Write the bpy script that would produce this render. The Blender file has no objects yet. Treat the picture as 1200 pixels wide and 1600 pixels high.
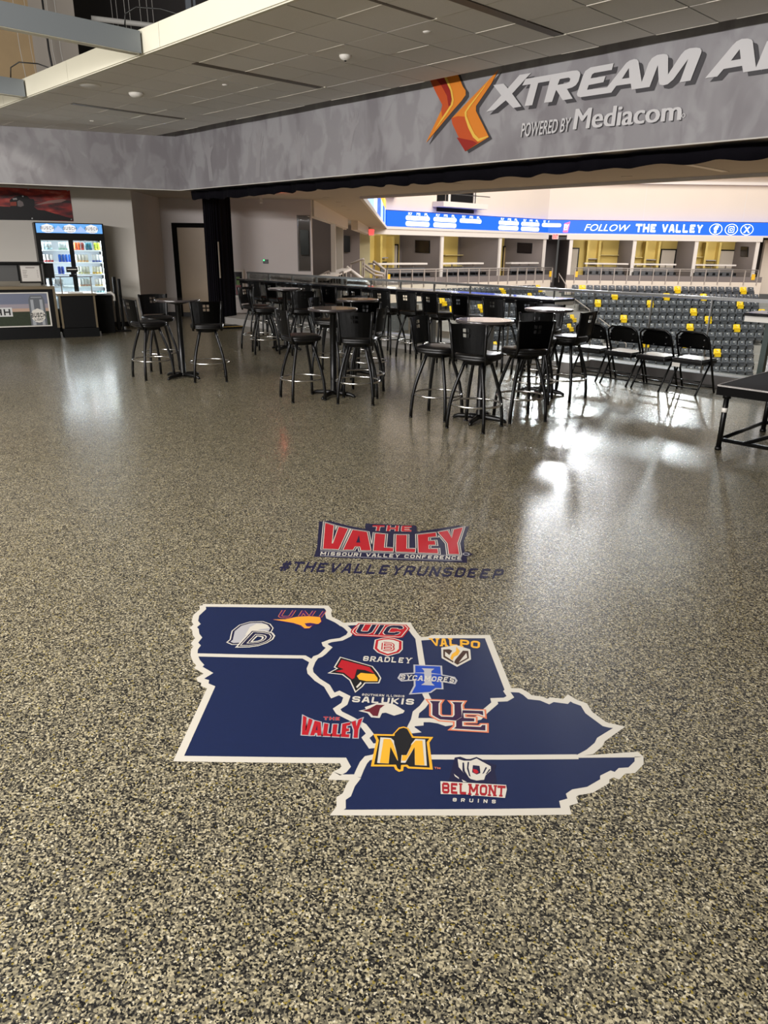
import bpy, bmesh, math, random
from mathutils import Vector, Matrix
from mathutils.geometry import tessellate_polygon
random.seed(7)
C = bpy.context.scene.collection
PI = math.pi

# ------------------------------------------------------------------ camera
EYE = 1.75
YAW, PITCH, ROLL, FPX = math.radians(-46.1447), math.radians(19.879), math.radians(0.736), 1138.34
_f = Vector((math.sin(YAW)*math.cos(PITCH), math.cos(YAW)*math.cos(PITCH), -math.sin(PITCH)))
_r = Vector((math.cos(YAW), -math.sin(YAW), 0))
_u = _r.cross(_f)
RX = math.cos(ROLL)*_r + math.sin(ROLL)*_u
UY = -math.sin(ROLL)*_r + math.cos(ROLL)*_u
FZ = _f
cam_d = bpy.data.cameras.new('camera'); cam = bpy.data.objects.new('camera', cam_d); C.objects.link(cam)
cam_d.sensor_width = 36; cam_d.lens = FPX*36/1600; cam_d.clip_end = 300; cam_d.clip_start = 0.05
M = Matrix((RX, UY, -FZ)).transposed().to_4x4(); M.translation = (0, 0, EYE)
cam.matrix_world = M
bpy.context.scene.camera = cam

# ------------------------------------------------------------------ world, exposure, lamps
sc = bpy.context.scene
sc.view_settings.view_transform = 'Standard'; sc.view_settings.look = 'None'
sc.view_settings.gamma = 1; sc.view_settings.exposure = 0.0
sc.view_settings.use_curve_mapping = False
w = bpy.data.worlds.new('world'); sc.world = w; w.use_nodes = True
w.node_tree.nodes['Background'].inputs[0].default_value = (1.0, 0.96, 0.9, 1)
w.node_tree.nodes['Background'].inputs[1].default_value = 0.10

def lamp(kind, name, loc, energy, color=(1, 1, 1), target=None, **kw):
    d = bpy.data.lights.new(name, kind); d.energy = energy; d.color = color
    for k, v in kw.items(): setattr(d, k, v)
    o = bpy.data.objects.new(name, d); C.objects.link(o); o.location = loc
    if target is not None:
        o.rotation_euler = (Vector(target)-Vector(loc)).to_track_quat('-Z', 'Y').to_euler()
    return o
# lobby high-bay lamps above and behind the viewer, then an added wall fill
lamp('AREA', 'lobby_lamp', (-3.5, -2.5, 6.8), 470, (1, 0.95, 0.86), (-3.5, -1.5, 0), shape='RECTANGLE', size=5, size_y=2)
lamp('AREA', 'lobby_lamp', (-9.5, -2.5, 6.8), 430, (1, 0.95, 0.86), (-9.5, 0.0, 0), shape='RECTANGLE', size=5, size_y=2)
lamp('AREA', 'wall_fill_light', (-4.5, -6.5, 3.45), 1450, (1, 0.97, 0.965), (-7.0, 7.8, 2.9), shape='RECTANGLE', size=10, size_y=0.4)  # unseen fill light added to brighten the header and upright walls
# arena lighting rig
lamp('SPOT', 'arena_key_lamp', (-28.5, 41.4, 8.1), 3600, (0.93, 0.96, 1.0), (-4.5, 6.5, 0), spot_size=0.40, spot_blend=0.4, shadow_soft_size=0.40)
lamp('SPOT', 'arena_key_lamp', (-21.6, 47.7, 7.0), 4200, (0.93, 0.96, 1.0), (-4.0, 7.5, 0), spot_size=0.38, spot_blend=0.4, shadow_soft_size=0.40)
lamp('SPOT', 'arena_key_lamp', (-26.0, 43.5, 9.6), 3400, (0.93, 0.96, 1.0), (-4.0, 6.0, 0), spot_size=0.40, spot_blend=0.4, shadow_soft_size=0.60)
lamp('SPOT', 'arena_key_lamp', (-24.6, 38.7, 10.2), 5600, (0.93, 0.96, 1.0), (-3.5, 5.0, 0), spot_size=0.40, spot_blend=0.4, shadow_soft_size=0.60)
lamp('AREA', 'arena_lamp', (-13, 36, 17), 10000, (1, 0.97, 0.94), (-17, 42, -3), shape='RECTANGLE', size=22, size_y=22)
lamp('AREA', 'arena_wall_lamp', (-5, 27, 9), 4200, (1, 0.92, 0.86), (-20, 52, 5), shape='RECTANGLE', size=14, size_y=3)

# ------------------------------------------------------------------ surveying helpers: a sight line of the photograph met with a known plane
def ray(x, y): return RX*((x-600)/FPX) + UY*((800-y)/FPX) + FZ
O = Vector((0, 0, EYE))
def fl(x, y, z=0.0):
    d = ray(x, y); return O + d*((z-EYE)/d.z)
def pl(x, y, P, N):
    d = ray(x, y); N = Vector(N); return O + d*((Vector(P)-O).dot(N)/d.dot(N))
FH = Vector((math.sin(YAW), math.cos(YAW), 0)); RH = Vector((math.cos(YAW), -math.sin(YAW), 0))
def far(x, y, D): return pl(x, y, FH*D, FH)
def crop(x0, y0, s, pts): return [(x0+u/s, y0+v/s) for u, v in pts]

# ------------------------------------------------------------------ materials
def lin(c):
    c = c/255.0
    return c/12.92 if c <= 0.04045 else ((c+0.055)/1.055)**2.4
def rgb(r, g, b): return (lin(r), lin(g), lin(b), 1)
MATS = {}
def mat(name, col, rough=0.5, metal=0.0, emit=0.0, spec=0.5, coat=0.0, var=0.0, bump=0.0, scale=40.0):
    if name in MATS: return MATS[name]
    m = bpy.data.materials.new(name); m.use_nodes = True; nt = m.node_tree
    b = nt.nodes['Principled BSDF']
    b.inputs['Base Color'].default_value = col; b.inputs['Roughness'].default_value = rough
    b.inputs['Metallic'].default_value = metal; b.inputs['Specular IOR Level'].default_value = spec
    b.inputs['Coat Weight'].default_value = coat
    if emit:
        b.inputs['Emission Color'].default_value = col; b.inputs['Emission Strength'].default_value = emit
    if var or bump:
        tc = nt.nodes.new('ShaderNodeTexCoord'); n = nt.nodes.new('ShaderNodeTexNoise')
        n.inputs['Scale'].default_value = scale; n.inputs['Detail'].default_value = 5
        nt.links.new(tc.outputs['Object'], n.inputs['Vector'])
        if var:
            mx = nt.nodes.new('ShaderNodeMix'); mx.data_type = 'RGBA'; mx.blend_type = 'MULTIPLY'
            mx.inputs['Factor'].default_value = 1
            mr = nt.nodes.new('ShaderNodeMapRange'); mr.inputs['To Min'].default_value = 1-var; mr.inputs['To Max'].default_value = 1+var
            nt.links.new(n.outputs['Fac'], mr.inputs['Value'])
            mx.inputs['A'].default_value = col; nt.links.new(mr.outputs['Result'], mx.inputs['B'])
            nt.links.new(mx.outputs['Result'], b.inputs['Base Color'])
        if bump:
            bp = nt.nodes.new('ShaderNodeBump'); bp.inputs['Strength'].default_value = bump; bp.inputs['Distance'].default_value = 0.01
            nt.links.new(n.outputs['Fac'], bp.inputs['Height']); nt.links.new(bp.outputs['Normal'], b.inputs['Normal'])
    MATS[name] = m; return m

def floor_material():
    m = bpy.data.materials.new('flake_floor'); m.use_nodes = True; nt = m.node_tree; L = nt.links
    b = nt.nodes['Principled BSDF']
    tc = nt.nodes.new('ShaderNodeTexCoord')
    wn = nt.nodes.new('ShaderNodeTexNoise'); wn.inputs['Scale'].default_value = 170; wn.inputs['Detail'].default_value = 2
    mixv = nt.nodes.new('ShaderNodeVectorMath'); mixv.operation = 'MULTIPLY_ADD'
    mixv.inputs[1].default_value = (0.007, 0.007, 0.007)
    L.new(tc.outputs['Object'], wn.inputs['Vector']); L.new(wn.outputs['Color'], mixv.inputs[0]); L.new(tc.outputs['Object'], mixv.inputs[2])
    v = nt.nodes.new('ShaderNodeTexVoronoi'); v.inputs['Scale'].default_value = 185; v.inputs['Randomness'].default_value = 1
    L.new(mixv.outputs[0], v.inputs['Vector'])
    sep = nt.nodes.new('ShaderNodeSeparateColor'); L.new(v.outputs['Color'], sep.inputs[0])
    r = nt.nodes.new('ShaderNodeValToRGB'); r.color_ramp.interpolation = 'CONSTANT'
    stops = [(0, rgb(26, 25, 24)), (0.27, rgb(62, 59, 53)), (0.40, rgb(112, 106, 90)), (0.60, rgb(150, 141, 116)), (0.80, rgb(196, 184, 152)), (0.945, rgb(150, 132, 58)), (0.965, rgb(222, 213, 188))]
    e = r.color_ramp.elements
    e[0].position, e[0].color = stops[0]; e[1].position, e[1].color = stops[1]
    for p, c in stops[2:]:
        q = e.new(p); q.color = c
    L.new(sep.outputs[0], r.inputs[0])
    n2 = nt.nodes.new('ShaderNodeTexNoise'); n2.inputs['Scale'].default_value = 9; n2.inputs['Detail'].default_value = 4
    L.new(tc.outputs['Object'], n2.inputs['Vector'])
    mr = nt.nodes.new('ShaderNodeMapRange'); mr.inputs['To Min'].default_value = 0.66; mr.inputs['To Max'].default_value = 1.04
    L.new(n2.outputs['Fac'], mr.inputs['Value'])
    mx = nt.nodes.new('ShaderNodeMix'); mx.data_type = 'RGBA'; mx.blend_type = 'MULTIPLY'; mx.inputs['Factor'].default_value = 1
    L.new(r.outputs[0], mx.inputs['A']); L.new(mr.outputs['Result'], mx.inputs['B']); L.new(mx.outputs['Result'], b.inputs['Base Color'])
    b.inputs['Roughness'].default_value = 0.31; b.inputs['Specular IOR Level'].default_value = 0.5
    b.inputs['Coat Weight'].default_value = 0.35; b.inputs['Coat Roughness'].default_value = 0.13
    mrr = nt.nodes.new('ShaderNodeMapRange'); mrr.inputs['To Min'].default_value = 0.20; mrr.inputs['To Max'].default_value = 0.44
    L.new(sep.outputs[1], mrr.inputs['Value']); L.new(mrr.outputs['Result'], b.inputs['Roughness'])
    n3 = nt.nodes.new('ShaderNodeTexNoise'); n3.inputs['Scale'].default_value = 110; n3.inputs['Detail'].default_value = 3
    L.new(tc.outputs['Object'], n3.inputs['Vector'])
    bp = nt.nodes.new('ShaderNodeBump'); bp.inputs['Strength'].default_value = 0.34; bp.inputs['Distance'].default_value = 0.004
    L.new(n3.outputs['Fac'], bp.inputs['Height']); L.new(bp.outputs['Normal'], b.inputs['Normal'])
    return m
FLOOR = floor_material()

def mural_material():
    m = bpy.data.materials.new('crowd_mural'); m.use_nodes = True; nt = m.node_tree; L = nt.links
    b = nt.nodes['Principled BSDF']; b.inputs['Roughness'].default_value = 0.55
    tc = nt.nodes.new('ShaderNodeTexCoord')
    outs = []
    for sc_, st, seed in ((1.3, (1, 1, .6), 0), (3.6, (1, 1, .6), 5)):
        mp = nt.nodes.new('ShaderNodeMapping'); mp.inputs['Scale'].default_value = st; mp.inputs['Location'].default_value = (seed, seed, seed)
        n = nt.nodes.new('ShaderNodeTexNoise'); n.inputs['Scale'].default_value = sc_; n.inputs['Detail'].default_value = 3; n.inputs['Distortion'].default_value = 0.8
        L.new(tc.outputs['Object'], mp.inputs[0]); L.new(mp.outputs[0], n.inputs['Vector'])
        mr = nt.nodes.new('ShaderNodeMapRange'); mr.interpolation_type = 'SMOOTHSTEP'
        mr.inputs['From Min'].default_value = 0.42; mr.inputs['From Max'].default_value = 0.60
        L.new(n.outputs['Fac'], mr.inputs['Value']); outs.append(mr)
    add = nt.nodes.new('ShaderNodeMath'); add.operation = 'ADD'
    L.new(outs[0].outputs['Result'], add.inputs[0]); L.new(outs[1].outputs['Result'], add.inputs[1])
    r = nt.nodes.new('ShaderNodeValToRGB'); e = r.color_ramp.elements
    e[0].position, e[0].color = 0, rgb(134, 130, 133); e[1].position, e[1].color = 1, rgb(162, 160, 162)
    hv = nt.nodes.new('ShaderNodeMath'); hv.operation = 'MULTIPLY'; hv.inputs[1].default_value = 0.5
    L.new(add.outputs[0], hv.inputs[0]); L.new(hv.outputs[0], r.inputs[0]); L.new(r.outputs[0], b.inputs['Base Color'])
    return m
MURAL = mural_material()

def glass_material(name, tint, refl):
    m = bpy.data.materials.new(name); m.use_nodes = True; nt = m.node_tree; L = nt.links
    nt.nodes.remove(nt.nodes['Principled BSDF'])
    t = nt.nodes.new('ShaderNodeBsdfTransparent'); t.inputs[0].default_value = tint
    g = nt.nodes.new('ShaderNodeBsdfGlossy'); g.inputs['Roughness'].default_value = 0.03
    fr = nt.nodes.new('ShaderNodeFresnel'); fr.inputs[0].default_value = 1.35
    mu = nt.nodes.new('ShaderNodeMath'); mu.operation = 'MULTIPLY'; mu.inputs[1].default_value = refl
    mx = nt.nodes.new('ShaderNodeMixShader')
    L.new(fr.outputs[0], mu.inputs[0]); L.new(mu.outputs[0], mx.inputs[0]); L.new(t.outputs[0], mx.inputs[1]); L.new(g.outputs[0], mx.inputs[2])
    L.new(mx.outputs[0], nt.nodes['Material Output'].inputs[0])
    return m
GLASS = glass_material('rail_glass', (0.93, 0.96, 0.95, 1), 0.8)

def banner_material():
    m = bpy.data.materials.new('sunset_print'); m.use_nodes = True; nt = m.node_tree; L = nt.links
    b = nt.nodes['Principled BSDF']; b.inputs['Roughness'].default_value = 0.5
    tc = nt.nodes.new('ShaderNodeTexCoord'); mp = nt.nodes.new('ShaderNodeMapping')
    mp.inputs['Scale'].default_value = (1, 1, 4.0); mp.inputs['Rotation'].default_value = (0.25, 0.1, 0)
    n = nt.nodes.new('ShaderNodeTexNoise'); n.inputs['Scale'].default_value = 2.6; n.inputs['Detail'].default_value = 6
    L.new(tc.outputs['Object'], mp.inputs[0]); L.new(mp.outputs[0], n.inputs['Vector'])
    r = nt.nodes.new('ShaderNodeValToRGB'); e = r.color_ramp.elements
    e[0].position, e[0].color = 0.34, rgb(28, 6, 8); e[1].position, e[1].color = 0.74, rgb(200, 120, 100)
    q = e.new(0.5); q.color = rgb(120, 22, 24); q = e.new(0.62); q.color = rgb(176, 48, 34)
    L.new(n.outputs['Fac'], r.inputs[0]); L.new(r.outputs[0], b.inputs['Base Color'])
    return m
BANNER = banner_material()

BLACK = mat('black_paint', rgb(6, 6, 7), 0.38, spec=0.4)
BLACKM = mat('black_metal', rgb(7, 7, 8), 0.32, 0.0, spec=0.4)
VINYL = mat('black_vinyl', rgb(13, 12, 13), 0.36, bump=0.05, scale=160)
CHROME = mat('chrome', rgb(228, 226, 222), 0.22, 1.0)
STEEL = mat('brushed_steel', rgb(165, 165, 165), 0.32, 1.0)
ALU = mat('aluminium_trim', rgb(150, 144, 132), 0.35, 0.8)
LAMIN = mat('dark_laminate', rgb(62, 57, 58), 0.14, coat=1.0)
WHITE = mat('white_paint', rgb(226, 222, 214), 0.6)
CREAM = mat('cream_soffit', rgb(208, 204, 186), 0.6, var=0.03, scale=3)
TILE = mat('ceiling_tile', rgb(224, 220, 214), 0.9, var=0.08, bump=0.15, scale=120)
DARKGAP = mat('ceiling_grid', rgb(58, 53, 48), 0.7); GRIDLIT = mat('grid_edge_lit', rgb(236, 230, 216), 0.6)
WALLG = mat('grey_wall', rgb(214, 207, 204), 0.75, var=0.03, scale=2)
WALLB = mat('beige_wall', rgb(216, 211, 202), 0.75, var=0.03, scale=2)
SOFFIT = mat('soffit_paint', rgb(188, 178, 164), 0.8, var=0.02, scale=4)
MBLK = mat('matte_black', rgb(14, 13, 13), 0.85, spec=.1)
BASEB = mat('black_baseboard', rgb(30, 29, 30), 0.5)
CONC = mat('concrete', rgb(150, 146, 140), 0.8, var=0.08, bump=0.1, scale=12)
CONCD = mat('dark_concrete', rgb(96, 93, 90), 0.8, var=0.1, scale=8)
AWALL = mat('arena_wall', rgb(224, 210, 194), 0.8, var=0.03, scale=0.6)
AWHITE = mat('arena_white', rgb(222, 214, 206), 0.7)
AGREY = mat('suite_grey', rgb(122, 113, 110), 0.8); RAILP = mat('rail_paint', rgb(170, 160, 152), 0.5)
AYEL = mat('suite_yellow', rgb(222, 198, 116), 0.7)
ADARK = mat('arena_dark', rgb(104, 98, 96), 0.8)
NAVY = mat('navy_vinyl', rgb(17, 32, 72), 0.42, var=0.12, scale=30)
DNAVY = mat('deep_navy', rgb(24, 24, 58), 0.42)
OFFW = mat('off_white_vinyl', rgb(208, 202, 190), 0.45)
RED = mat('red_vinyl', rgb(178, 22, 36), 0.45)
DRED = mat('dark_red_vinyl', rgb(158, 28, 38), 0.45)
MAROON = mat('maroon_vinyl', rgb(96, 24, 38), 0.45)
GOLD = mat('gold_vinyl', rgb(232, 172, 44), 0.45)
ORANGE = mat('orange_vinyl', rgb(240, 160, 46), 0.45)
PURPLE = mat('purple_vinyl', rgb(62, 26, 88), 0.45)
DPURP = mat('plum_vinyl', rgb(48, 22, 60), 0.45)
BROWN = mat('brown_vinyl', rgb(64, 40, 28), 0.45)
BLUEV = mat('blue_vinyl', rgb(22, 66, 168), 0.45)
SILVER = mat('grey_vinyl', rgb(176, 174, 178), 0.45)
COPPER = mat('copper_vinyl', rgb(214, 120, 84), 0.45)
BLKV = mat('black_vinyl_print', rgb(18, 18, 22), 0.45)
LETW = mat('sign_white', rgb(214, 212, 212), 0.5)
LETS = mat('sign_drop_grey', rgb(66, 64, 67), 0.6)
SIGO = mat('sign_orange', rgb(232, 138, 44), 0.45)
SIGR = mat('sign_red_orange', rgb(204, 86, 38), 0.45)
SIGD = mat('sign_deep_red', rgb(158, 40, 30), 0.45)
SIGY = mat('sign_yellow', rgb(244, 200, 84), 0.45)
LEDB = mat('led_blue', rgb(16, 84, 226), 0.5, emit=1.0)
LEDW = mat('led_white', rgb(240, 246, 255), 0.5, emit=1.3)
LEDL = mat('led_light_blue', rgb(150, 190, 250), 0.5, emit=1.1)
LEDP = mat('led_pink', rgb(236, 96, 140), 0.5, emit=1.0)
LEDO = mat('led_orange', rgb(240, 176, 70), 0.5, emit=1.0)
EXITR = mat('exit_red', rgb(255, 60, 60), 0.5, emit=3.0)

# ------------------------------------------------------------------ mesh builder
class MB:
    def __init__(s): s.v, s.f, s.m, s.mats, s.sm = [], [], [], [], []
    def mi(s, m):
        if m not in s.mats: s.mats.append(m)
        return s.mats.index(m)
    def add(s, vs, fs, m, smooth=False):
        o = len(s.v); s.v += [tuple(v) for v in vs]; k = s.mi(m)
        for f in fs: s.f.append([o+i for i in f]); s.m.append(k); s.sm.append(smooth)
        return s
    def box(s, a, b, m):
        x0, y0, z0 = a; x1, y1, z1 = b
        return s.add([(x0,y0,z0),(x1,y0,z0),(x1,y1,z0),(x0,y1,z0),(x0,y0,z1),(x1,y0,z1),(x1,y1,z1),(x0,y1,z1)],
                     [(0,3,2,1),(4,5,6,7),(0,1,5,4),(1,2,6,5),(2,3,7,6),(3,0,4,7)], m)
    def obox(s, P, U, V, W, m):
        """box from corner P along three edge vectors"""
        P, U, V, W = Vector(P), Vector(U), Vector(V), Vector(W)
        return s.add([P, P+U, P+U+V, P+V, P+W, P+U+W, P+U+V+W, P+V+W],
                     [(0,3,2,1),(4,5,6,7),(0,1,5,4),(1,2,6,5),(2,3,7,6),(3,0,4,7)], m)
    def tube(s, pts, r, m, n=10, closed=False, sy=1.0):
        pts = [Vector(p) for p in pts]; N = len(pts); o = len(s.v); vs, fs = [], []
        up = Vector((0, 0, 1))
        rr = r if isinstance(r, (list, tuple)) else [r]*N
        prev = None
        for i, p in enumerate(pts):
            t = (pts[(i+1) % N]-pts[i-1]) if closed else (pts[min(i+1, N-1)]-pts[max(i-1, 0)])
            t.normalize()
            if prev is None:
                a = up if abs(t.dot(up)) < 0.9 else Vector((1, 0, 0))
                x = t.cross(a).normalized()
            else:
                x = (prev - t*prev.dot(t)).normalized()
            prev = x; y = t.cross(x)
            for k in range(n):
                an = 2*PI*(k+.5)/n
                vs.append(p + x*(rr[i]*math.cos(an)) + y*(rr[i]*sy*math.sin(an)))
        for i in range(N if closed else N-1):
            j = (i+1) % N
            for k in range(n):
                l = (k+1) % n
                fs.append((i*n+k, i*n+l, j*n+l, j*n+k))
        if not closed:
            fs.append(tuple(range(n-1, -1, -1))); fs.append(tuple((N-1)*n+k for k in range(n)))
        return s.add(vs, fs, m, n > 4)
    def lathe(s, prof, m, c=(0, 0, 0), n=28, square=0.0):
        vs, fs = [], []
        for r, z in prof:
            for k in range(n):
                a = 2*PI*k/n
                q = 1.0
                if square:
                    ca, sa = abs(math.cos(a)), abs(math.sin(a)); q = 1/((ca**square+sa**square)**(1/square))
                vs.append((c[0]+r*q*math.cos(a), c[1]+r*q*math.sin(a), c[2]+z))
        for i in range(len(prof)-1):
            for k in range(n):
                l = (k+1) % n; fs.append((i*n+k, i*n+l, (i+1)*n+l, (i+1)*n+k))
        fs.append(tuple(range(n-1, -1, -1))); fs.append(tuple((len(prof)-1)*n+k for k in range(n)))
        return s.add(vs, fs, m, True)
    def poly(s, pts, m, holes=(), depth=None):
        """flat polygon of 3-D points (concave allowed, holes allowed); depth = extrusion vector"""
        loops = [[Vector(p) for p in pts]]+[[Vector(p) for p in h] for h in holes]
        tri = tessellate_polygon(loops); flat = [p for l in loops for p in l]
        s.add(flat, [tuple(t) for t in tri], m)
        if depth is not None:
            d = Vector(depth); s.add([p+d for p in flat], [tuple(reversed(t)) for t in tri], m)
            for l in loops:
                k = len(l)
                s.add(l+[p+d for p in l], [(i, (i+1) % k, k+(i+1) % k, k+i) for i in range(k)], m)
        return s
    def build(s, name, parent=None, bevel=0.0, fixn=True):
        me = bpy.data.meshes.new(name); me.from_pydata(s.v, [], s.f)
        for m in s.mats: me.materials.append(m)
        me.polygons.foreach_set('material_index', s.m); me.polygons.foreach_set('use_smooth', s.sm)
        if fixn:
            bm = bmesh.new(); bm.from_mesh(me); bmesh.ops.recalc_face_normals(bm, faces=bm.faces); bm.to_mesh(me); bm.free()
        me.update()
        o = bpy.data.objects.new(name, me); C.objects.link(o)
        if parent is not None: o.parent = parent
        if bevel:
            b = o.modifiers.new('edge', 'BEVEL'); b.width = bevel; b.segments = 2; b.limit_method = 'ANGLE'
        return o

def tag(o, label=None, cat=None, group=None, kind=None):
    if label: o['label'] = label
    if cat: o['category'] = cat
    if group: o['group'] = group
    if kind: o['kind'] = kind
    return o
def thing(name, label, cat, loc=(0, 0, 0), rz=0.0, group=None):
    o = bpy.data.objects.new(name, None); C.objects.link(o); o.location = loc; o.rotation_euler = (0, 0, rz)
    o.empty_display_size = 0.1
    return tag(o, label, cat, group)
def struct(mb, name, label=None, bevel=0.0):
    o = mb.build(name, bevel=bevel); tag(o, label or name.replace('_', ' ')+' of the place', 'structure', kind='structure'); return o
def copy_tree(root, loc, rz, label, group=None):
    r = root.copy(); C.objects.link(r); r.location = loc; r.rotation_euler = (0, 0, rz); r['label'] = label
    if group: r['group'] = group
    for ch in root.children:
        c = ch.copy(); C.objects.link(c); c.parent = r
        for g in ch.children:
            e = g.copy(); C.objects.link(e); e.parent = c
    return r

# text: the built-in typeface turned into a mesh, fitted to a four-cornered patch
_tc = {}
def text_geo(s, bold):
    k = (s, bold)
    if k in _tc: return _tc[k]
    cu = bpy.data.curves.new('t', 'FONT'); cu.body = s; cu.offset = bold; cu.resolution_u = 3; cu.fill_mode = 'FRONT'
    o = bpy.data.objects.new('t', cu); C.objects.link(o)
    bpy.context.view_layer.update()
    me = bpy.data.meshes.new_from_object(o.evaluated_get(bpy.context.evaluated_depsgraph_get()))
    vs = [v.co.copy() for v in me.vertices]; fs = [tuple(p.vertices) for p in me.polygons]
    bpy.data.objects.remove(o); bpy.data.meshes.remove(me); bpy.data.curves.remove(cu)
    b = bold
    x0, x1 = min(v.x for v in vs)+b, max(v.x for v in vs)-b; y0, y1 = min(v.y for v in vs)+b, max(v.y for v in vs)-b
    uv = [((v.x-x0)/(x1-x0), (v.y-y0)/(y1-y0)) for v in vs]
    _tc[k] = (uv, fs); return _tc[k]
def text(mb, s, tl, tr, br, bl, m, bold=0.0, lift=(0, 0, 0), depth=None):
    uv, fs = text_geo(s, bold); L = Vector(lift)
    tl, tr, br, bl = map(Vector, (tl, tr, br, bl))
    P = [(bl*(1-u)+br*u)*(1-v)+(tl*(1-u)+tr*u)*v + L for u, v in uv]
    mb.add(P, fs, m)
    if depth is not None:
        d = Vector(depth); mb.add([p+d for p in P], fs, m)
        ed = {}
        for f in fs:
            for i in range(len(f)):
                e = (f[i], f[(i+1) % len(f)]); k = tuple(sorted(e)); ed[k] = ed.get(k, 0)+1
        n = len(P)
        sides = [(a, b, n+b, n+a) for (a, b), c in ed.items() if c == 1]
        mb.add(P+[p+d for p in P], sides, m)

# a sturdy block alphabet drawn with thick strokes (unit box per letter), slab feet optional
_a, _b, _c, _d = .15, .85, .13, .87
BLK = {
 'A': [[(.13,0),(.42,.94)],[(.87,0),(.58,.94)],[(.40,.9),(.60,.9)],[(.27,.33),(.73,.33)]],
 'B': [[(_a,_c),(_a,_d)],[(_a,_d),(.72,_d),(_b,.77),(_b,.61),(.74,.5)],[(_a,.5),(.74,.5),(_b,.39),(_b,.23),(.72,_c),(_a,_c)]],
 'C': [[(_b,.66),(_b,.77),(.72,_d),(.28,_d),(_a,.76),(_a,.24),(.28,_c),(.72,_c),(_b,.23),(_b,.34)]],
 'D': [[(_a,_c),(_a,_d),(.70,_d),(_b,.73),(_b,.27),(.70,_c),(_a,_c)]],
 'E': [[(_b,_d),(_a,_d),(_a,_c),(_b,_c)],[(_a,.5),(.70,.5)]], 'F': [[(_b,_d),(_a,_d),(_a,0)],[(_a,.5),(.70,.5)]],
 'G': [[(_b,.70),(_b,.77),(.72,_d),(.28,_d),(_a,.76),(_a,.24),(.28,_c),(.72,_c),(_b,.23),(_b,.46),(.55,.46)]],
 'H': [[(_a,0),(_a,1)],[(_b,0),(_b,1)],[(_a,.5),(_b,.5)]], 'I': [[(.5,0),(.5,1)]],
 'K': [[(_a,0),(_a,1)],[(_b,1),(.32,.5)],[(.32,.5),(_b,0)]], 'L': [[(_a,1),(_a,_c),(_b,_c)]],
 'M': [[(_a,0),(_a,1)],[(_b,0),(_b,1)],[(_a,.93),(.5,.3)],[(_b,.93),(.5,.3)]], 'N': [[(_a,0),(_a,1)],[(_b,0),(_b,1)],[(_a,.93),(_b,.07)]],
 'O': [[(_a,.25),(_a,.75),(.30,_d),(.70,_d),(_b,.75),(_b,.25),(.70,_c),(.30,_c),(_a,.25)]],
 'P': [[(_a,0),(_a,_d),(.72,_d),(_b,.77),(_b,.56),(.72,.44),(_a,.44)]], 'R': [[(_a,0),(_a,_d),(.72,_d),(_b,.77),(_b,.56),(.72,.44),(_a,.44)],[(.50,.44),(.84,0)]],
 'S': [[(_b,.68),(_b,.77),(.72,_d),(.28,_d),(_a,.77),(_a,.62),(.28,.5),(.72,.5),(_b,.38),(_b,.23),(.72,_c),(.28,_c),(_a,.23),(_a,.32)]],
 'T': [[(0,_d),(1,_d)],[(.5,0),(.5,_d)]], 'U': [[(_a,1),(_a,.24),(.29,_c),(.71,_c),(_b,.24),(_b,1)]], 'V': [[(.12,1),(.5,.06)],[(.88,1),(.5,.06)]],
 'W': [[(.08,1),(.27,.06)],[(.27,.06),(.5,.85)],[(.5,.85),(.73,.06)],[(.73,.06),(.92,1)]], 'X': [[(.1,0),(.9,1)],[(.1,1),(.9,0)]],
 'Y': [[(.12,1),(.5,.48)],[(.88,1),(.5,.48)],[(.5,.48),(.5,0)]], '#': [[(.30,0),(.45,1)],[(.60,0),(.75,1)],[(.05,.34),(.90,.34)],[(.12,.68),(.97,.68)]], ' ': []}
def block(mb, s, tl, tr, br, bl, m, w=.13, serif=False, lift=(0, 0, 0), gap=.2):
    tl, tr, br, bl = map(Vector, (tl, tr, br, bl)); L = Vector(lift)
    W = [.42 if c == 'I' else (1.3 if c in 'MW' else (.5 if c == ' ' else 1.0)) for c in s]
    if serif: W = [.62 if c == 'I' else k for c, k in zip(s, W)]
    tot = sum(W)+gap*(len(s)-1); x = 0; NO = (tr-tl).cross(tl-bl).normalized(); cnt = [0]
    def P(u, v): u = u/tot; return (bl*(1-u)+br*u)*(1-v)+(tl*(1-u)+tr*u)*v+L+NO*(2.2e-5*(cnt[0] % 10))
    def quad(p, q, t, k):
        (x0, y0), (x1, y1) = p, q; l = math.hypot((x1-x0)*k, y1-y0) or 1; dx, dy = (x1-x0)/l, (y1-y0)/l
        cnt[0] += 1
        nx, ny = -(y1-y0)/l*t, (x1-x0)*k/l*t
        C_ = [(x0+nx/k, y0+ny), (x0-nx/k, y0-ny), (x1-nx/k, y1-ny), (x1+nx/k, y1+ny)]
        mb.add([P(x+k*a_, min(1, max(0, b_))) for a_, b_ in C_], [(0, 1, 2, 3)], m)
    for c, k in zip(s, W):
        for line in BLK[c]:
            for p, q in zip(line, line[1:]): quad(p, q, w, k)
            for p in line[1:-1]+([line[0]] if line[0] == line[-1] else []):
                cnt[0] += 1; mb.add([P(x+k*p[0]+w*math.cos(j*PI/4+PI/8), min(1, max(0, p[1]+w*math.sin(j*PI/4+PI/8)))) for j in range(8)], [tuple(range(8))], m)
            if serif:
                for p in (line[0], line[-1]):
                    if p[1] in (0, 1):
                        y0 = 0 if p[1] == 0 else 1-w*1.3; cnt[0] += 1
                        mb.add([P(x+k*p[0]-w*1.9, y0), P(x+k*p[0]+w*1.9, y0), P(x+k*p[0]+w*1.9, y0+w*1.3), P(x+k*p[0]-w*1.9, y0+w*1.3)], [(0, 1, 2, 3)], m)
        x += k+gap

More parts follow.
